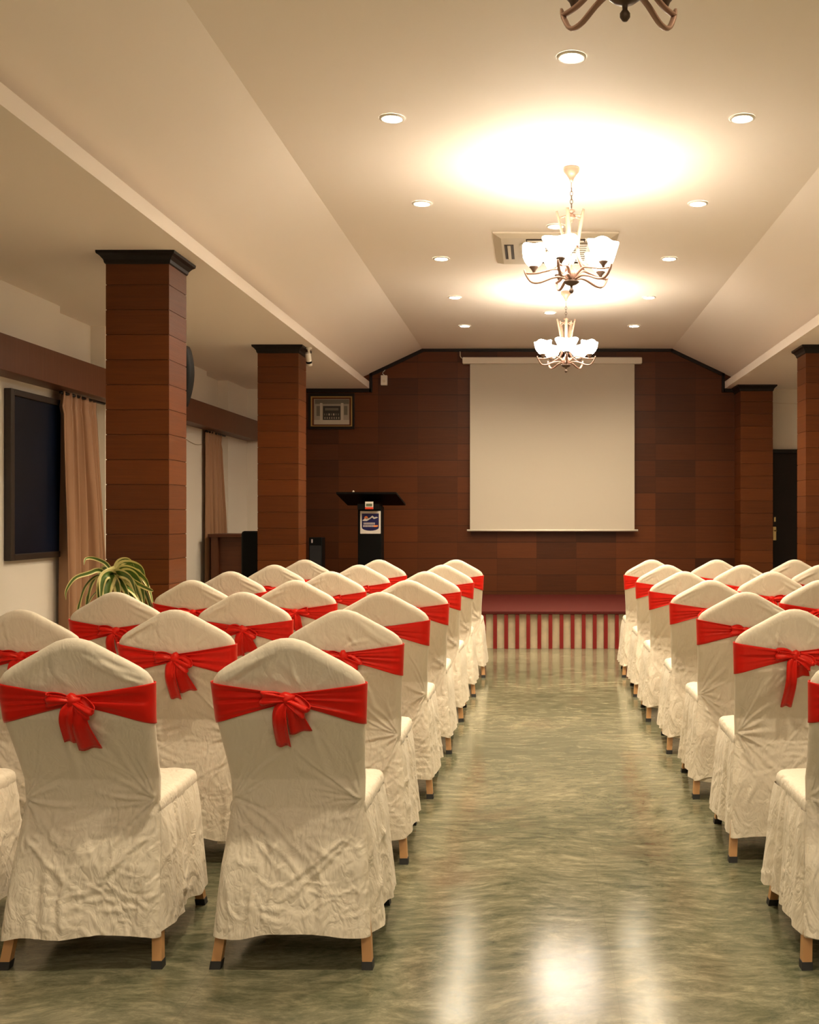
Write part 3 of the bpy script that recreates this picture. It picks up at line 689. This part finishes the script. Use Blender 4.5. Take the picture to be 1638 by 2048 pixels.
# ---------------------------------------------------------------- curtains
def curtain(ya, yb, x, waves, label, seed):
    rng = random.Random(seed); t = thing('curtain', label, 'curtain', (x, (ya + yb) / 2, 0.03), group='tan curtains on the left wall')
    nu, nv = waves * 14 + 1, 40; vs, fs = [], []; ph = [rng.uniform(-.5, .5) for _ in range(waves + 1)]
    zt = 2.285
    for j in range(nv + 1):
        v = j / nv; z = 0.03 + (zt - 0.03) * v
        for i in range(nu):
            u = i / (nu - 1)
            k = u * waves; w = math.sin(2 * PI * (k + 0.18 * math.sin(k * 2.1 + seed))) * (1 + 0.4 * math.sin(k * 1.7 + seed))
            drop = 1 - v
            amp = 0.036 * (0.55 + 0.6 * min(1, drop * 2.5)) * (0.85 + .15 * math.sin(6 * v + k))
            flare = (yb - ya) * (0.80 + 0.20 * min(1, drop * 1.6) + 0.07 * drop)
            yy = ya + u * flare + 0.006 * math.sin(5 * v + i)
            pin = math.exp(-((zt - 0.10 - z) / 0.03) ** 2) * 0.012
            vs.append((x + amp * w - pin * abs(w), yy, z))
    for j in range(nv):
        for i in range(nu - 1): a = j * nu + i; fs.append((a, a + 1, a + nu + 1, a + nu))
    o = mesh_obj('drape', vs, fs, 'curtain_cloth', None, True, fix=False)
    sm = o.modifiers.new('thick', 'SOLIDIFY'); sm.thickness = 0.004
    rel(o, t)
    bm = bmesh.new(); sweep(bm, [(x, ya - 0.02, 2.272), (x, yb + 0.03, 2.272)], 0.011, 10)
    rel(bm_obj('curtain_rod', bm, 'dark_trim', None, True), t)
curtain(7.965, 8.72, -3.515, 6, 'tan pleated curtain beside the dark blue board and the potted plant', 1)
curtain(11.57, 12.22, -3.545, 5, 'tan pleated curtain farther back above the wooden desk', 4)

# ---------------------------------------------------------------- speaker behind the first column, camera at the second
sp = thing('wall_speaker', 'black slim wall speaker fixed behind the largest left column', 'loudspeaker', (-2.33, 6.98, 2.05))
bm = bmesh.new(); za, zb_ = px(0, 812, 7.0)[1], px(0, 693, 7.0)[1]
n = 14; rings = []
for i in range(n + 1):
    v = i / n; z = za + (zb_ - za) * v
    bulge = 0.045 + 0.055 * math.sin(PI * min(1, v * 0.75 + 0.08)) if v < 0.93 else 0.045 + 0.055 * math.sin(PI * 0.78) * (1 - ((v - .93) / .07) ** 2 * .35)
    rings.append([bm.verts.new((-2.33 + xx, 6.90 + yy, z)) for xx, yy in ((-0.09, 0.0), (bulge * 0.9, 0.0), (bulge, 0.03), (bulge, 0.12), (bulge * 0.8, 0.15), (-0.09, 0.15))])
for A_, B_ in zip(rings, rings[1:]):
    for q in range(6): bm.faces.new((A_[q], A_[(q + 1) % 6], B_[(q + 1) % 6], B_[q]))
bm.faces.new(rings[0]); bm.faces.new(rings[-1])
rel(bm_obj('cabinet', bm, 'black_plastic', None, True), sp)
rel(boxo('bracket', (-2.38, -2.33, 6.78, 6.91, 2.30, 2.36), 'black_plastic'), sp)

cc = thing('security_camera', 'small white camera hanging under the ceiling beside the second left column', 'camera', (-2.14, 10.12, ZS))
bm = bmesh.new(); lathe(bm, [(0.0, 0.0), (0.03, 0.0), (0.03, -0.014), (0.012, -0.02), (0.011, -0.07), (0.0, -0.072)], seg=18); bm_obj('ceiling_mount', bm, 'white_plastic', cc, True)
R = Matrix.Translation((0.0, -0.01, -0.10)) @ Matrix.Rotation(math.radians(35), 4, 'X')
bm = bmesh.new(); lathe(bm, [(0.0, 0.055), (0.022, 0.052), (0.027, 0.04), (0.027, -0.03)], seg=20); bmesh.ops.transform(bm, matrix=R, verts=bm.verts); bm_obj('camera_body', bm, 'white_plastic', cc, True)
bm = bmesh.new(); lathe(bm, [(0.0275, -0.028), (0.0275, -0.050)], seg=20); bmesh.ops.transform(bm, matrix=R, verts=bm.verts); bm_obj('black_band', bm, 'black_plastic', cc, True)
bm = bmesh.new(); lathe(bm, [(0.0275, -0.050), (0.029, -0.075), (0.0, -0.078)], seg=20); bmesh.ops.transform(bm, matrix=R, verts=bm.verts); bm_obj('lens_cover', bm, 'white_plastic', cc, True)

# ---------------------------------------------------------------- potted plant
pl = thing('potted_plant', 'leafy variegated potted plant in front of the largest left column', 'plant', (-2.44, 6.12, 0))
bm = bmesh.new(); lathe(bm, [(0.0, 0.0), (0.11, 0.0), (0.15, 0.30), (0.165, 0.31), (0.165, 0.35), (0.145, 0.35), (0.14, 0.31)], seg=32); bm_obj('pot', bm, 'pot_clay', pl, True)
bm = bmesh.new(); lathe(bm, [(0.0, 0.318), (0.142, 0.315)], seg=24); bm_obj('soil', bm, 'soil', pl)
stm = bmesh.new(); sweep(stm, spline([(0.0, 0, 0.3), (0.01, 0.0, 0.6), (0.0, 0.0, 0.86)], 10), 0.014, 8); bm_obj('stem', stm, 'stem_green', pl, True)
def leafset(specs):
    vs, fs, uvs = [], [], []
    for pts, wmax, roll in specs:
        P = spline(pts, 22); n = len(P); cr_, sr_ = math.cos(roll), math.sin(roll)
        for i, p in enumerate(P):
            t = (P[min(i + 1, n - 1)] - P[max(i - 1, 0)]).normalized(); s = t.cross(Vector((0, 0, 1)))
            if s.length < .2: s = s + Vector((0.5 * t.y + .5, -0.5 * t.x, 0))
            s.normalize(); nn = s.cross(t).normalized(); s, nn = s * cr_ + nn * sr_, nn * cr_ - s * sr_; u = i / (n - 1)
            if abs(roll) > 1: s = t.cross(Vector((0.3 * (1 if roll > 0 else -1), 1, 0.15))).normalized(); nn = s.cross(t).normalized()
            w = wmax * min(1, (u / 0.22) ** 0.6) * (1 - u ** 2.6) + 0.0008
            for k in range(5):
                q = (k - 2) / 2; vs.append(p + s * (q * w) + nn * (-abs(q) * w * 0.35)); uvs.append(((q + 1) / 2, u))
        b0 = len(vs) - n * 5
        for i in range(n - 1):
            for k in range(4): a = b0 + i * 5 + k; fs.append((a, a + 1, a + 6, a + 5))
    me = bpy.data.meshes.new('foliage'); me.from_pydata([tuple(v) for v in vs], [], fs)
    ul = me.uv_layers.new(name='UVMap')
    for lp in me.loops: ul.data[lp.index].uv = uvs[lp.vertex_index]
    return me
rng = random.Random(11); specs = []
def wp(x, y, Y):
    a_, b_ = px(x, y, Y); return (a_ + 2.44, Y - 6.12, b_)
crown = wp(228, 1150, 6.1)
# leaves traced where they hang, each at its own depth
L_ = [([(228, 1152, 6.1), (213, 1128, 6.1), (190, 1117, 6.1), (172, 1117, 6.05), (168, 1130, 6.02)], .010),
      ([(224, 1156, 6.1), (200, 1140, 6.0), (178, 1146, 5.95), (150, 1156, 5.9), (133, 1180, 5.88), (132, 1200, 5.88)], .012),
      ([(226, 1150, 6.1), (224, 1146, 6.0), (216, 1168, 5.93), (212, 1200, 5.90), (208, 1240, 5.90)], .034),
      ([(228, 1150, 6.1), (214, 1150, 6.02), (201, 1172, 5.96), (196, 1210, 5.94)], .030),
      ([(229, 1152, 6.1), (240, 1126, 6.1), (258, 1121, 6.1), (270, 1136, 6.1)], .020),
      ([(229, 1152, 6.1), (246, 1138, 6.05), (270, 1142, 6.0), (292, 1160, 5.98), (300, 1185, 5.98)], .022),
      ([(230, 1152, 6.1), (250, 1130, 6.1), (280, 1135, 6.1), (292, 1160, 6.1)], .028),
      ([(229, 1153, 6.1), (247, 1150, 5.98), (270, 1172, 5.92), (286, 1210, 5.9)], .030),
      ([(228, 1153, 6.1), (240, 1160, 5.97), (252, 1180, 5.92), (262, 1215, 5.9)], .026),
      ([(228, 1154, 6.1), (250, 1152, 5.97), (272, 1165, 5.92), (302, 1180, 5.93), (306, 1180, 5.93)], .016),
      ([(228, 1154, 6.1), (234, 1162, 5.96), (238, 1185, 5.92), (240, 1225, 5.9)], .028),
      ([(227, 1150, 6.1), (216, 1138, 6.15), (204, 1142, 6.2), (196, 1165, 6.22)], .022),
      ([(230, 1152, 6.1), (262, 1146, 6.0), (283, 1172, 5.98), (290, 1215, 5.97)], .026),
      ([(229, 1152, 6.1), (240, 1146, 5.95), (262, 1158, 5.9), (274, 1195, 5.88)], .024),
      ([(228, 1151, 6.1), (219, 1147, 5.95), (206, 1160, 5.9), (201, 1205, 5.88)], .026)]
for i, (pts, w) in enumerate(L_): specs.append(([wp(*p) for p in pts], w * 1.15, 1.15 if pts[-1][0] > 228 else -1.15))
for k in range(9):
    a = rng.uniform(0, 2 * PI); R_ = rng.uniform(.12, .19); hh = rng.uniform(-.02, .05)
    c = Vector(crown) + Vector((0, 0, rng.uniform(-.08, 0)))
    d_ = Vector((math.cos(a), math.sin(a), 0))
    specs.append(([tuple(c), tuple(c + d_ * R_ * .5 + Vector((0, 0, hh + .02))), tuple(c + d_ * R_ + Vector((0, 0, hh - .06))), tuple(c + d_ * R_ * 1.25 + Vector((0, 0, hh - .24)))], rng.uniform(.022, .032), rng.uniform(-.5, .5)))
o = link('foliage', leafset(specs), 'leaf', pl, True)

# ---------------------------------------------------------------- banquet chairs
T = 0.026
def Wd(z): return np.interp(z, [.08, .30, .48, .60, .73, .86], [.238, .222, .204, .209, .220, .228])
def Ym(z): return np.interp(z, [.08, .3, .46, .55, .75, 1.0], [-.275, -.232, -.178, -.186, -.285, -.335])
def Ztop(x): return np.interp(np.abs(x), [0, .02, .05, .085, .12, .155, .187, .208, .222, .228], [.995, .9935, .985, .966, .946, .927, .908, .892, .873, .850])
def F(d, r=.032): return np.sqrt(np.clip(1 - (1 - np.clip(d / r, 0, 1)) ** 2, 0, 1))
def crease(x, z, a, b, w, amp, bend, grow):
    dx, dz = b[0] - a[0], b[1] - a[1]; L = math.hypot(dx, dz); ux, uz = dx / L, dz / L
    t = ((x - a[0]) * ux + (z - a[1]) * uz) / L; d = -(x - a[0]) * uz + (z - a[1]) * ux
    d = d + bend * L * np.sin(PI * np.clip(t, 0, 1))
    ww = w * (1 - grow + 2 * grow * np.clip(t, 0, 1))
    tp = np.clip(t / .12, 0, 1) * np.clip((1 - t) / .55, 0, 1) if grow > .3 else np.clip(t / .3, 0, 1) * np.clip((1 - t) / .3, 0, 1)
    return amp * tp * (np.exp(-(d / ww) ** 2) - 0.6 * np.exp(-((d - 1.7 * ww) / ww) ** 2))
def wrinkles(x, z, rng, k=1.0):
    h = np.zeros_like(x)
    for s in (-1, 1):
        c = (s * .198, .49)
        for i in range(17):
            th = math.radians(rng.uniform(-82, 82)); L = rng.uniform(.09, .30) * (1 if abs(th) > .5 else .75)
            b = (c[0] - s * math.cos(th) * L, c[1] + math.sin(th) * L)
            h += crease(x, z, c, b, rng.uniform(.004, .010), rng.uniform(.0018, .0052) * k, rng.uniform(-.08, .08), .6)
    for i in range(7):
        th = math.radians(-90 + rng.uniform(-48, 48)); L = rng.uniform(.12, .30)
        c = (rng.uniform(-.05, .05), .785); h += crease(x, z, c, (c[0] + math.cos(th) * L, c[1] + math.sin(th) * L), rng.uniform(.007, .012), rng.uniform(.002, .005) * k, rng.uniform(-.06, .06), .6)
    for i in range(9):
        th = math.radians(90 + rng.uniform(-75, 75)); L = rng.uniform(.06, .16)
        c = (rng.uniform(-.08, .08), .825); h += crease(x, z, c, (c[0] + math.cos(th) * L, c[1] + math.sin(th) * L), rng.uniform(.006, .010), rng.uniform(.001, .003) * k, rng.uniform(-.1, .1), .6)
    s = rng.choice((-1, 1))
    for i in range(4):
        a = (s * rng.uniform(.02, .06), rng.uniform(.93, .965)); h += crease(x, z, a, (s * .215, a[1] - rng.uniform(.07, .11)), .008, rng.uniform(.001, .003) * k, .03, .1)
    for i in range(110):
        c = (rng.uniform(-.2, .2), rng.uniform(.12, .46)); th = rng.choice((rng.gauss(.9, .45), rng.gauss(-.9, .45), rng.gauss(0, .3))); L = rng.uniform(.04, .19)
        h += crease(x, z, c, (c[0] + math.cos(th) * L, c[1] + math.sin(th) * L), rng.uniform(.0035, .009), rng.uniform(.0007, .0027) * k, rng.uniform(-.25, .25), .1)
    for i in range(7):
        s_ = rng.choice((-1, 1)); a_ = (s_ * .19, rng.uniform(.38, .48)); h += crease(x, z, a_, (s_ * rng.uniform(-.12, .02), rng.uniform(.13, .24)), rng.uniform(.008, .014), rng.uniform(.0025, .005) * k, rng.uniform(-.1, .1), .4)
    for i in range(5):   # bottom folds
        xx = rng.uniform(-.2, .2); h += crease(x, z, (xx, .09), (xx + rng.uniform(-.05, .05), rng.uniform(.2, .34)), rng.uniform(.010, .018), rng.uniform(.003, .007) * k, rng.uniform(-.08, .08), .1)
    h += .004 * np.sin(x * 14 + rng.uniform(0, 6)) * np.clip((.5 - z) / .35, 0, 1) + .003 * np.sin(z * 21 + x * 9 + rng.uniform(0, 6)) * np.clip((.5 - z) / .2, 0, 1)
    return h
def smooth1(n, rng, step):
    k = [rng.uniform(-1, 1) for _ in range(int(n / step) + 3)]
    t = np.arange(n) / step; i = t.astype(int); f = t - i; f = f * f * (3 - 2 * f); k = np.array(k)
    return k[i] * (1 - f) + k[i + 1] * f
def ribbon(pts, wd, widths, rng, n=22, m=9, amp=.004):
    P = spline(pts, n); vs, fs = [], []
    wd = Vector(wd).normalized(); ph = rng.uniform(0, 6)
    for i, p in enumerate(P):
        t = (P[min(i + 1, n - 1)] - P[max(i - 1, 0)]).normalized(); s = (wd - t * wd.dot(t)).normalized(); nn = t.cross(s).normalized()
        w = float(np.interp(i / (n - 1), np.linspace(0, 1, len(widths)), widths))
        for k in range(m):
            q = (k / (m - 1) - .5) * 2; vs.append(p + s * (q * w) + nn * (amp * math.sin(q * 4.2 + ph + i * .08)))
    for i in range(n - 1):
        for k in range(m - 1): a = i * m + k; fs.append((a, a + 1, a + m + 1, a + m))
    return vs, fs
def rib_obj(name, args, parent, rng):
    vs, fs = ribbon(*args, rng); o = mesh_obj(name, vs, fs, 'red_satin', parent, True, fix=False)
    s = o.modifiers.new('thick', 'SOLIDIFY'); s.thickness = .0022; s.offset = 0
    return o
def make_chair(seed, hi=True, tails=(.150, .105), lean=0, pleats='crinkle', droop=1):
    rng = random.Random(seed)
    t = thing('banquet_chair', 'x', 'chair')
    nu, nv = (150, 230) if hi else (60, 90)
    # --- back cover: rear sheet from top to hem plus the front of the back sleeve
    uu = np.linspace(-1, 1, nu); uu = np.sign(uu) * (1 - (1 - np.abs(uu)) ** 1.25)
    hemv = .104 + .010 * smooth1(nu, rng, nu / 5.0) - .008 * np.abs(uu) ** 3
    def grid(front):
        V = []
        zl = np.linspace(0, 1, int(nv * .8))
        rows = []
        for v in zl: rows.append(('a', v))
        for v in np.linspace(0, 1, int(nv * .24) + 1)[1:]: rows.append(('b', 1 - (1 - v) ** 1.5))
        for kd, v in rows:
            lo = np.full(nu, .455) if front else hemv
            if kd == 'a': z = lo + (.84 - lo) * v; x = uu * Wd(z)
            else: x = uu * .2272; z = .84 + (Ztop(x) - .84) * v
            V.append(np.stack([x, z]))
        A = np.array(V); x, z = A[:, 0], A[:, 1]
        W = np.where(z < .84, Wd(z), .2272); ds = W - np.abs(x); dt = Ztop(x) - z
        th = T * F(ds) * F(dt, .035)
        y = Ym(z)
        if front: y = y + th
        else:
            fall = np.clip(ds / .02, 0, 1) * np.clip(dt / .02, 0, 1)
            fall = np.where(z < .47, 1.0, fall)
            damp = 1 - .92 * np.clip((.075 - np.abs(z - .795)) / .02, 0, 1)
            y = y - th - wrinkles(x, z, rng) * fall * damp
            y = y - .010 * np.clip((.48 - z) / .36, 0, 1) * np.cos(x / .238 * PI / 2)
        return np.stack([x, y, z], -1)
    g1, g2 = grid(False), grid(True)
    vs = np.concatenate([g1.reshape(-1, 3), g2.reshape(-1, 3)]); fs = []
    for g, off in ((g1, 0), (g2, g1.shape[0] * nu)):
        for j in range(g.shape[0] - 1):
            for i in range(nu - 1): a = off + j * nu + i; q = (a, a + 1, a + nu + 1, a + nu); fs.append(q if off == 0 else q[::-1])
    mesh_obj('back_cover', vs, fs, 'cover_cloth', t, True, weld=.0008, fix=False)
    # the two layers meet along the rim: bridge the narrow side gap left by different row spacing
    # --- seat cover and skirt
    hx, y0, y1, rc = .206, -.188, .226, .055
    path = []
    def seg(a, b, n): return [(a[0] + (b[0] - a[0]) * i / n, a[1] + (b[1] - a[1]) * i / n) for i in range(n)]
    m = 2 if hi else 1
    path += seg((-hx + .055, y0 + .004), (-hx, y0), 5 * m)
    path += seg((-hx, y0), (-hx, y1 - rc), 38 * m)
    path += [(-hx + rc - rc * math.cos(a), y1 - rc + rc * math.sin(a)) for a in [PI / 2 * i / (8 * m) for i in range(8 * m)]]
    path += seg((-hx + rc, y1), (hx - rc, y1), 30 * m)
    path += [(hx - rc + rc * math.sin(a), y1 - rc + rc * math.cos(a)) for a in [PI / 2 * i / (8 * m) for i in range(8 * m)]]
    path += seg((hx, y1 - rc), (hx, y0), 38 * m) + seg((hx, y0), (hx - .055, y0 + .004), 5 * m) + [(hx - .055, y0 + .004)]
    P = np.array(path); n = len(P)
    tg = np.gradient(P, axis=0); tg /= np.linalg.norm(tg, axis=1)[:, None]; nrm = np.stack([-tg[:, 1], tg[:, 0]], -1)
    if nrm[20 * m, 0] > 0: nrm = -nrm
    S = np.concatenate([[0], np.cumsum(np.linalg.norm(np.diff(P, axis=0), axis=1))])
    ker = np.ones(5 * m + 1) / (5 * m + 1)
    nrm = np.stack([np.convolve(np.pad(nrm[:, q_], len(ker) // 2, mode='edge'), ker, 'valid')[:n] for q_ in (0, 1)], -1)
    pl1 = smooth1(n, rng, 3.6 * m); pl2 = smooth1(n, rng, 7.5 * m); pl3 = smooth1(n, rng, 2.2 * m)
    hem = .106 + .012 * smooth1(n, rng, 12 * m) + .006 * smooth1(n, rng, 5 * m)
    endf = np.exp(-np.maximum(np.minimum(S, S[-1] - S) - .055, 0) / .06)
    hem = hem - .012 * endf
    rows = 34 if hi else 20; vs = []
    cr = [(rng.uniform(0, S[-1]), rng.uniform(0, .9), rng.uniform(-1.2, 1.2), rng.uniform(.04, .12), rng.uniform(.002, .006)) for _ in range(46 if pleats == 'crinkle' else 12)]
    for j in range(rows):
        v = j / (rows - 1); z = .447 + (hem - .447) * v
        off = .003 + .040 * v ** .9 + (.0015 + .0105 * v) * pl2 * 1.1 + (.003 + .005 * v) * pl1 * (1.3 if pleats == 'pleat' else .8) + .0028 * pl3 * (1 - v) 
        off = off + .010 * math.sin(PI * min(1, v * 2.2)) * .35
        for (s0, v0, sl, ll, am) in cr:
            ds_ = S - s0; dv = (v - v0) * .335; L_ = math.hypot(1, sl); along = (ds_ + dv * sl) / L_; d = (dv - ds_ * sl) / L_
            off = off + am * np.exp(-(d / .007) ** 2) * np.clip(1 - (along / ll) ** 2, 0, 1) * min(1, v * 3)
        q = P + nrm * off[:, None]
        back = (endf * (.056 * v))[:, None]
        q = q - np.concatenate([np.zeros_like(back), back], 1)
        vs.append(np.stack([q[:, 0], q[:, 1], z], -1))
    fs = []
    for j in range(rows - 1):
        for i in range(n - 1): a = j * n + i; fs.append((a, a + n, a + n + 1, a + 1))
    mesh_obj('skirt', np.concatenate(vs), fs, 'cover_cloth', t, True, fix=False)
    # seat pad
    Q = np.concatenate([P, [[hx * .5, y0], [0, y0], [-hx * .5, y0]]]); k = len(Q); c = np.array([0, .01]); vs = []
    puck = np.concatenate([smooth1(n, rng, 4), [0, 0, 0]])
    for r, z in ((1.0, .435), (1.012, .450), (1.014, .462), (1.0, .475), (.965, .483), (.9, .487), (.75, .490), (.5, .493), (.25, .495), (.02, .496)):
        q = c + (Q - c) * (r + (.004 * puck if z < .48 else 0 * puck))[:, None]
        vs.append(np.stack([q[:, 0], q[:, 1], np.full(k, z) + (.0015 * puck if .45 < z < .488 else 0)], -1))
    fs = []
    for j in range(len(vs) - 1):
        for i in range(k): a = j * k + i; b = j * k + (i + 1) % k; fs.append((a, b, b + k, a + k))
    nr = len(vs) - 1; fs.append(tuple(nr * k + i for i in range(k)))
    mesh_obj('seat', np.concatenate(vs), fs, 'cover_cloth', t, True)
    # --- legs
    for s in (-1, 1):
        for kind in ('rear', 'front'):
            bm = bmesh.new()
            foot, topp = ((s * .228, -.270, 0), (s * .185, -.150, .44)) if kind == 'rear' else ((s * .202, .262, 0), (s * .160, .165, .44))
            def bar(a, b, w):
                A_ = [bm.verts.new((a[0] + i * w, a[1] + j * w, a[2])) for i, j in ((-1, -1), (1, -1), (1, 1), (-1, 1))]
                B_ = [bm.verts.new((b[0] + i * w, b[1] + j * w, b[2])) for i, j in ((-1, -1), (1, -1), (1, 1), (-1, 1))]
                for q in range(4): bm.faces.new((A_[q], A_[(q + 1) % 4], B_[(q + 1) % 4], B_[q]))
                bm.faces.new(A_); bm.faces.new(B_)
            f1 = tuple(foot[i] + (topp[i] - foot[i]) * .05 for i in range(3))
            bar(f1, topp, .0145); lg = bm_obj('leg', bm, 'gold_wood', t)
            bm = bmesh.new(); bar(foot, f1, .0165); bm_obj('foot_cap', bm, 'rubber', lg)
    # --- sash
    To = T + .0045
    nb = 26; path = []; We = lambda z: Wd(z) + .004
    m1, m2 = (40, 30) if hi else (22, 16)
    tt = np.linspace(0, 1, m1); tt = 1 - (1 - tt) ** 1.7
    seq = [('r', u) for u in tt] + [('f', u) for u in (1 - np.linspace(0, 1, m2) ** 1.7)[1:]] + [('f', -u) for u in ((np.linspace(0, 1, m2)) ** .6)[1:]] + [('r', -u) for u in (1 - (1 - np.linspace(0, 1, m1)) ** 1.7)[::-1][1:-1]]
    pr_ = [smooth1(nb, rng, 2.3), smooth1(nb, rng, 2.3)]; vs = []
    b = np.linspace(-1, 1, nb); dz_ = rng.uniform(-.006, .006)
    for sd, u in seq:
        au = abs(u); q = au ** 1.12 if sd == 'r' else 1.0
        hh = .015 + (.064 - .015) * q; zc = .812 + (.797 - .812) * q + dz_ * (1 - q) + (.004 * q if u < 0 else 0)
        z = zc + b * hh; W = We(z); x = u * W; th = To * F(W * (1 - au), .040)
        y = Ym(z) + (th if sd == 'f' else -th)
        pp = pr_[0] if u > 0 else pr_[1]
        if sd == 'r': y = y - (.0062 * pp * (1.1 - .7 * au) + .005 * (1 - au)) * np.clip((1 - au) / .1, 0, 1)
        vs.append(np.stack([x, y, z], -1))
    fs = []; K = len(vs)
    for j in range(K):
        for i in range(nb - 1): a = j * nb + i; c2 = ((j + 1) % K) * nb + i; fs.append((a, a + 1, c2 + 1, c2))
    sash = mesh_obj('sash', np.concatenate(vs), fs, 'red_satin', t, True)
    so = sash.modifiers.new('thick', 'SOLIDIFY'); so.thickness = .0015; so.offset = 0
    zk = .812 + dz_; yk = float(Ym(zk)) - To - .006
    kv, kf = [], []; seg_ = 14
    for i in range(9):
        a = PI * i / 8; 
        for q in range(seg_):
            p = 2 * PI * q / seg_; r = math.sin(a) * (1 + .16 * math.sin(3 * p + seed) + .1 * math.sin(5 * p))
            kv.append((.024 * r * math.cos(p), yk - .002 + .018 * math.cos(a) * 1.0, zk + .022 * r * math.sin(p)))
    for i in range(8):
        for q in range(seg_): kf.append((i * seg_ + q, i * seg_ + (q + 1) % seg_, (i + 1) * seg_ + (q + 1) % seg_, (i + 1) * seg_ + q))
    mesh_obj('knot', kv, kf, 'red_satin', sash, True, weld=.0003)
    j_ = lambda s_=.006: rng.uniform(-s_, s_)
    e = 1 if droop > 0 else -1
    rib_obj('loop', ([(0, yk, zk), (-e * .035, yk - .004, zk + .012 + j_()), (-e * .066, yk - .010, zk + .008 + j_()), (-e * .068, yk - .020, zk + .003), (-e * .035, yk - .024, zk + .004), (0, yk - .012, zk)], (0.15 * e, -.1, 1), [.008, .014, .019, .020, .014, .007]), sash, rng)
    rib_obj('loop', ([(0, yk, zk), (e * .028, yk - .005, zk - .002 + j_()), (e * .056, yk - .012, zk - .022 + j_()), (e * .060, yk - .024, zk - .038), (e * .034, yk - .026, zk - .022), (0, yk - .012, zk - .004)], (e * .6, -.1, .8), [.008, .014, .020, .020, .014, .007]), sash, rng)
    for q, (s, L) in enumerate(((-1, tails[0]), (1, tails[1]))):
        s *= e; x_ = s * (.014 if q == 0 else .020) + j_(.004); dx = s * (.006 if q == 0 else .012) + j_(.006)
        pts = [(0, yk - .008, zk - .004), (x_ * .9, yk - .018 - q * -.006, zk - .03), (x_ + dx * .4, yk - .008 + q * .006, zk - L * .5), (x_ + dx, float(Ym(zk - L)) - To - .004 - (1 - q) * .006, zk - L)]
        rib_obj('tail', (pts, (1, .1, s * .12), [.009, .019, .021 + .004 * q, .022 + .012 * q]), sash, rng)
    return t

rows_txt = ['nearest row', 'second row', 'third row', 'fourth row', 'fifth row', 'sixth row', 'front row by the stage']
colL = ['aisle seat', 'middle seat', 'window-side seat']; colR = ['aisle seat', 'middle seat', 'far right seat']
def zrow(r): return 3.22 + 0.97 * r
XLc = [[-.728, -1.365, -1.985], [-.742, -1.380, -1.975], [-.735, -1.385, -1.995], [-.725, -1.362, -1.935], [-.715, -1.345, -2.005], [-.700, -1.320, -1.955], [-.670, -1.315, -1.935]]
XRc = [[1.030, None, None], [1.000, None, None], [.990, None, None], [.990, 1.600, None], [.965, 1.550, None], [.972, 1.545, 2.13], [.970, 1.505, 2.165]]
rngp = random.Random(5)
spec_hi = {('L', 0, 0): dict(seed=101, tails=(.150, .105), droop=1), ('L', 0, 1): dict(seed=102, tails=(.130, .155), droop=1), ('L', 0, 2): dict(seed=103, tails=(.14, .12)),
           ('L', 1, 0): dict(seed=104, tails=(.13, .10)), ('L', 1, 1): dict(seed=105, tails=(.165, .135), droop=1), ('L', 1, 2): dict(seed=106, tails=(.14, .12)),
           ('L', 2, 0): dict(seed=107, tails=(.13, .10)), ('R', 0, 0): dict(seed=111, tails=(.15, .12), pleats='pleat'), ('R', 1, 0): dict(seed=112, tails=(.210, .085), pleats='pleat', droop=1),
           ('R', 2, 0): dict(seed=113, tails=(.18, .10), pleats='pleat'), ('L', 2, 1): dict(seed=108, tails=(.13, .11))}
protos = {}
for side in ('L', 'R'):
    for r in range(6, -1, -1):
        for c in range(3):
            X = (XLc if side == 'L' else XRc)[r][c]
            if X is None: continue
            y = zrow(r) + .27 + (0.02 if side == 'R' and r in (1,) else 0); key = (side, r, c)
            if key in spec_hi: o = make_chair(**spec_hi[key])
            else:
                pk = (side, (r * 3 + c * 2) % 3)
                if pk not in protos: o = protos[pk] = make_chair(seed=200 + pk[1] * 7 + (50 if side == 'R' else 0), hi=False, tails=(.12 + .01 * pk[1], .10), pleats='pleat' if side == 'R' else 'crinkle', droop=1 if pk[1] % 2 else -1)
                else: o = copy_tree(protos[pk])
            o.location = (X, y, 0); o.rotation_euler = (0, 0, math.radians(rngp.uniform(-1.2, 1.2)))
            blk = 'left block' if side == 'L' else 'right block'
            o['label'] = 'cream covered chair with red sash, %s, %s, %s' % (blk, rows_txt[r], (colL if side == 'L' else colR)[c])
            o['category'] = 'chair'; o['group'] = 'sashed banquet chairs in the %s' % blk
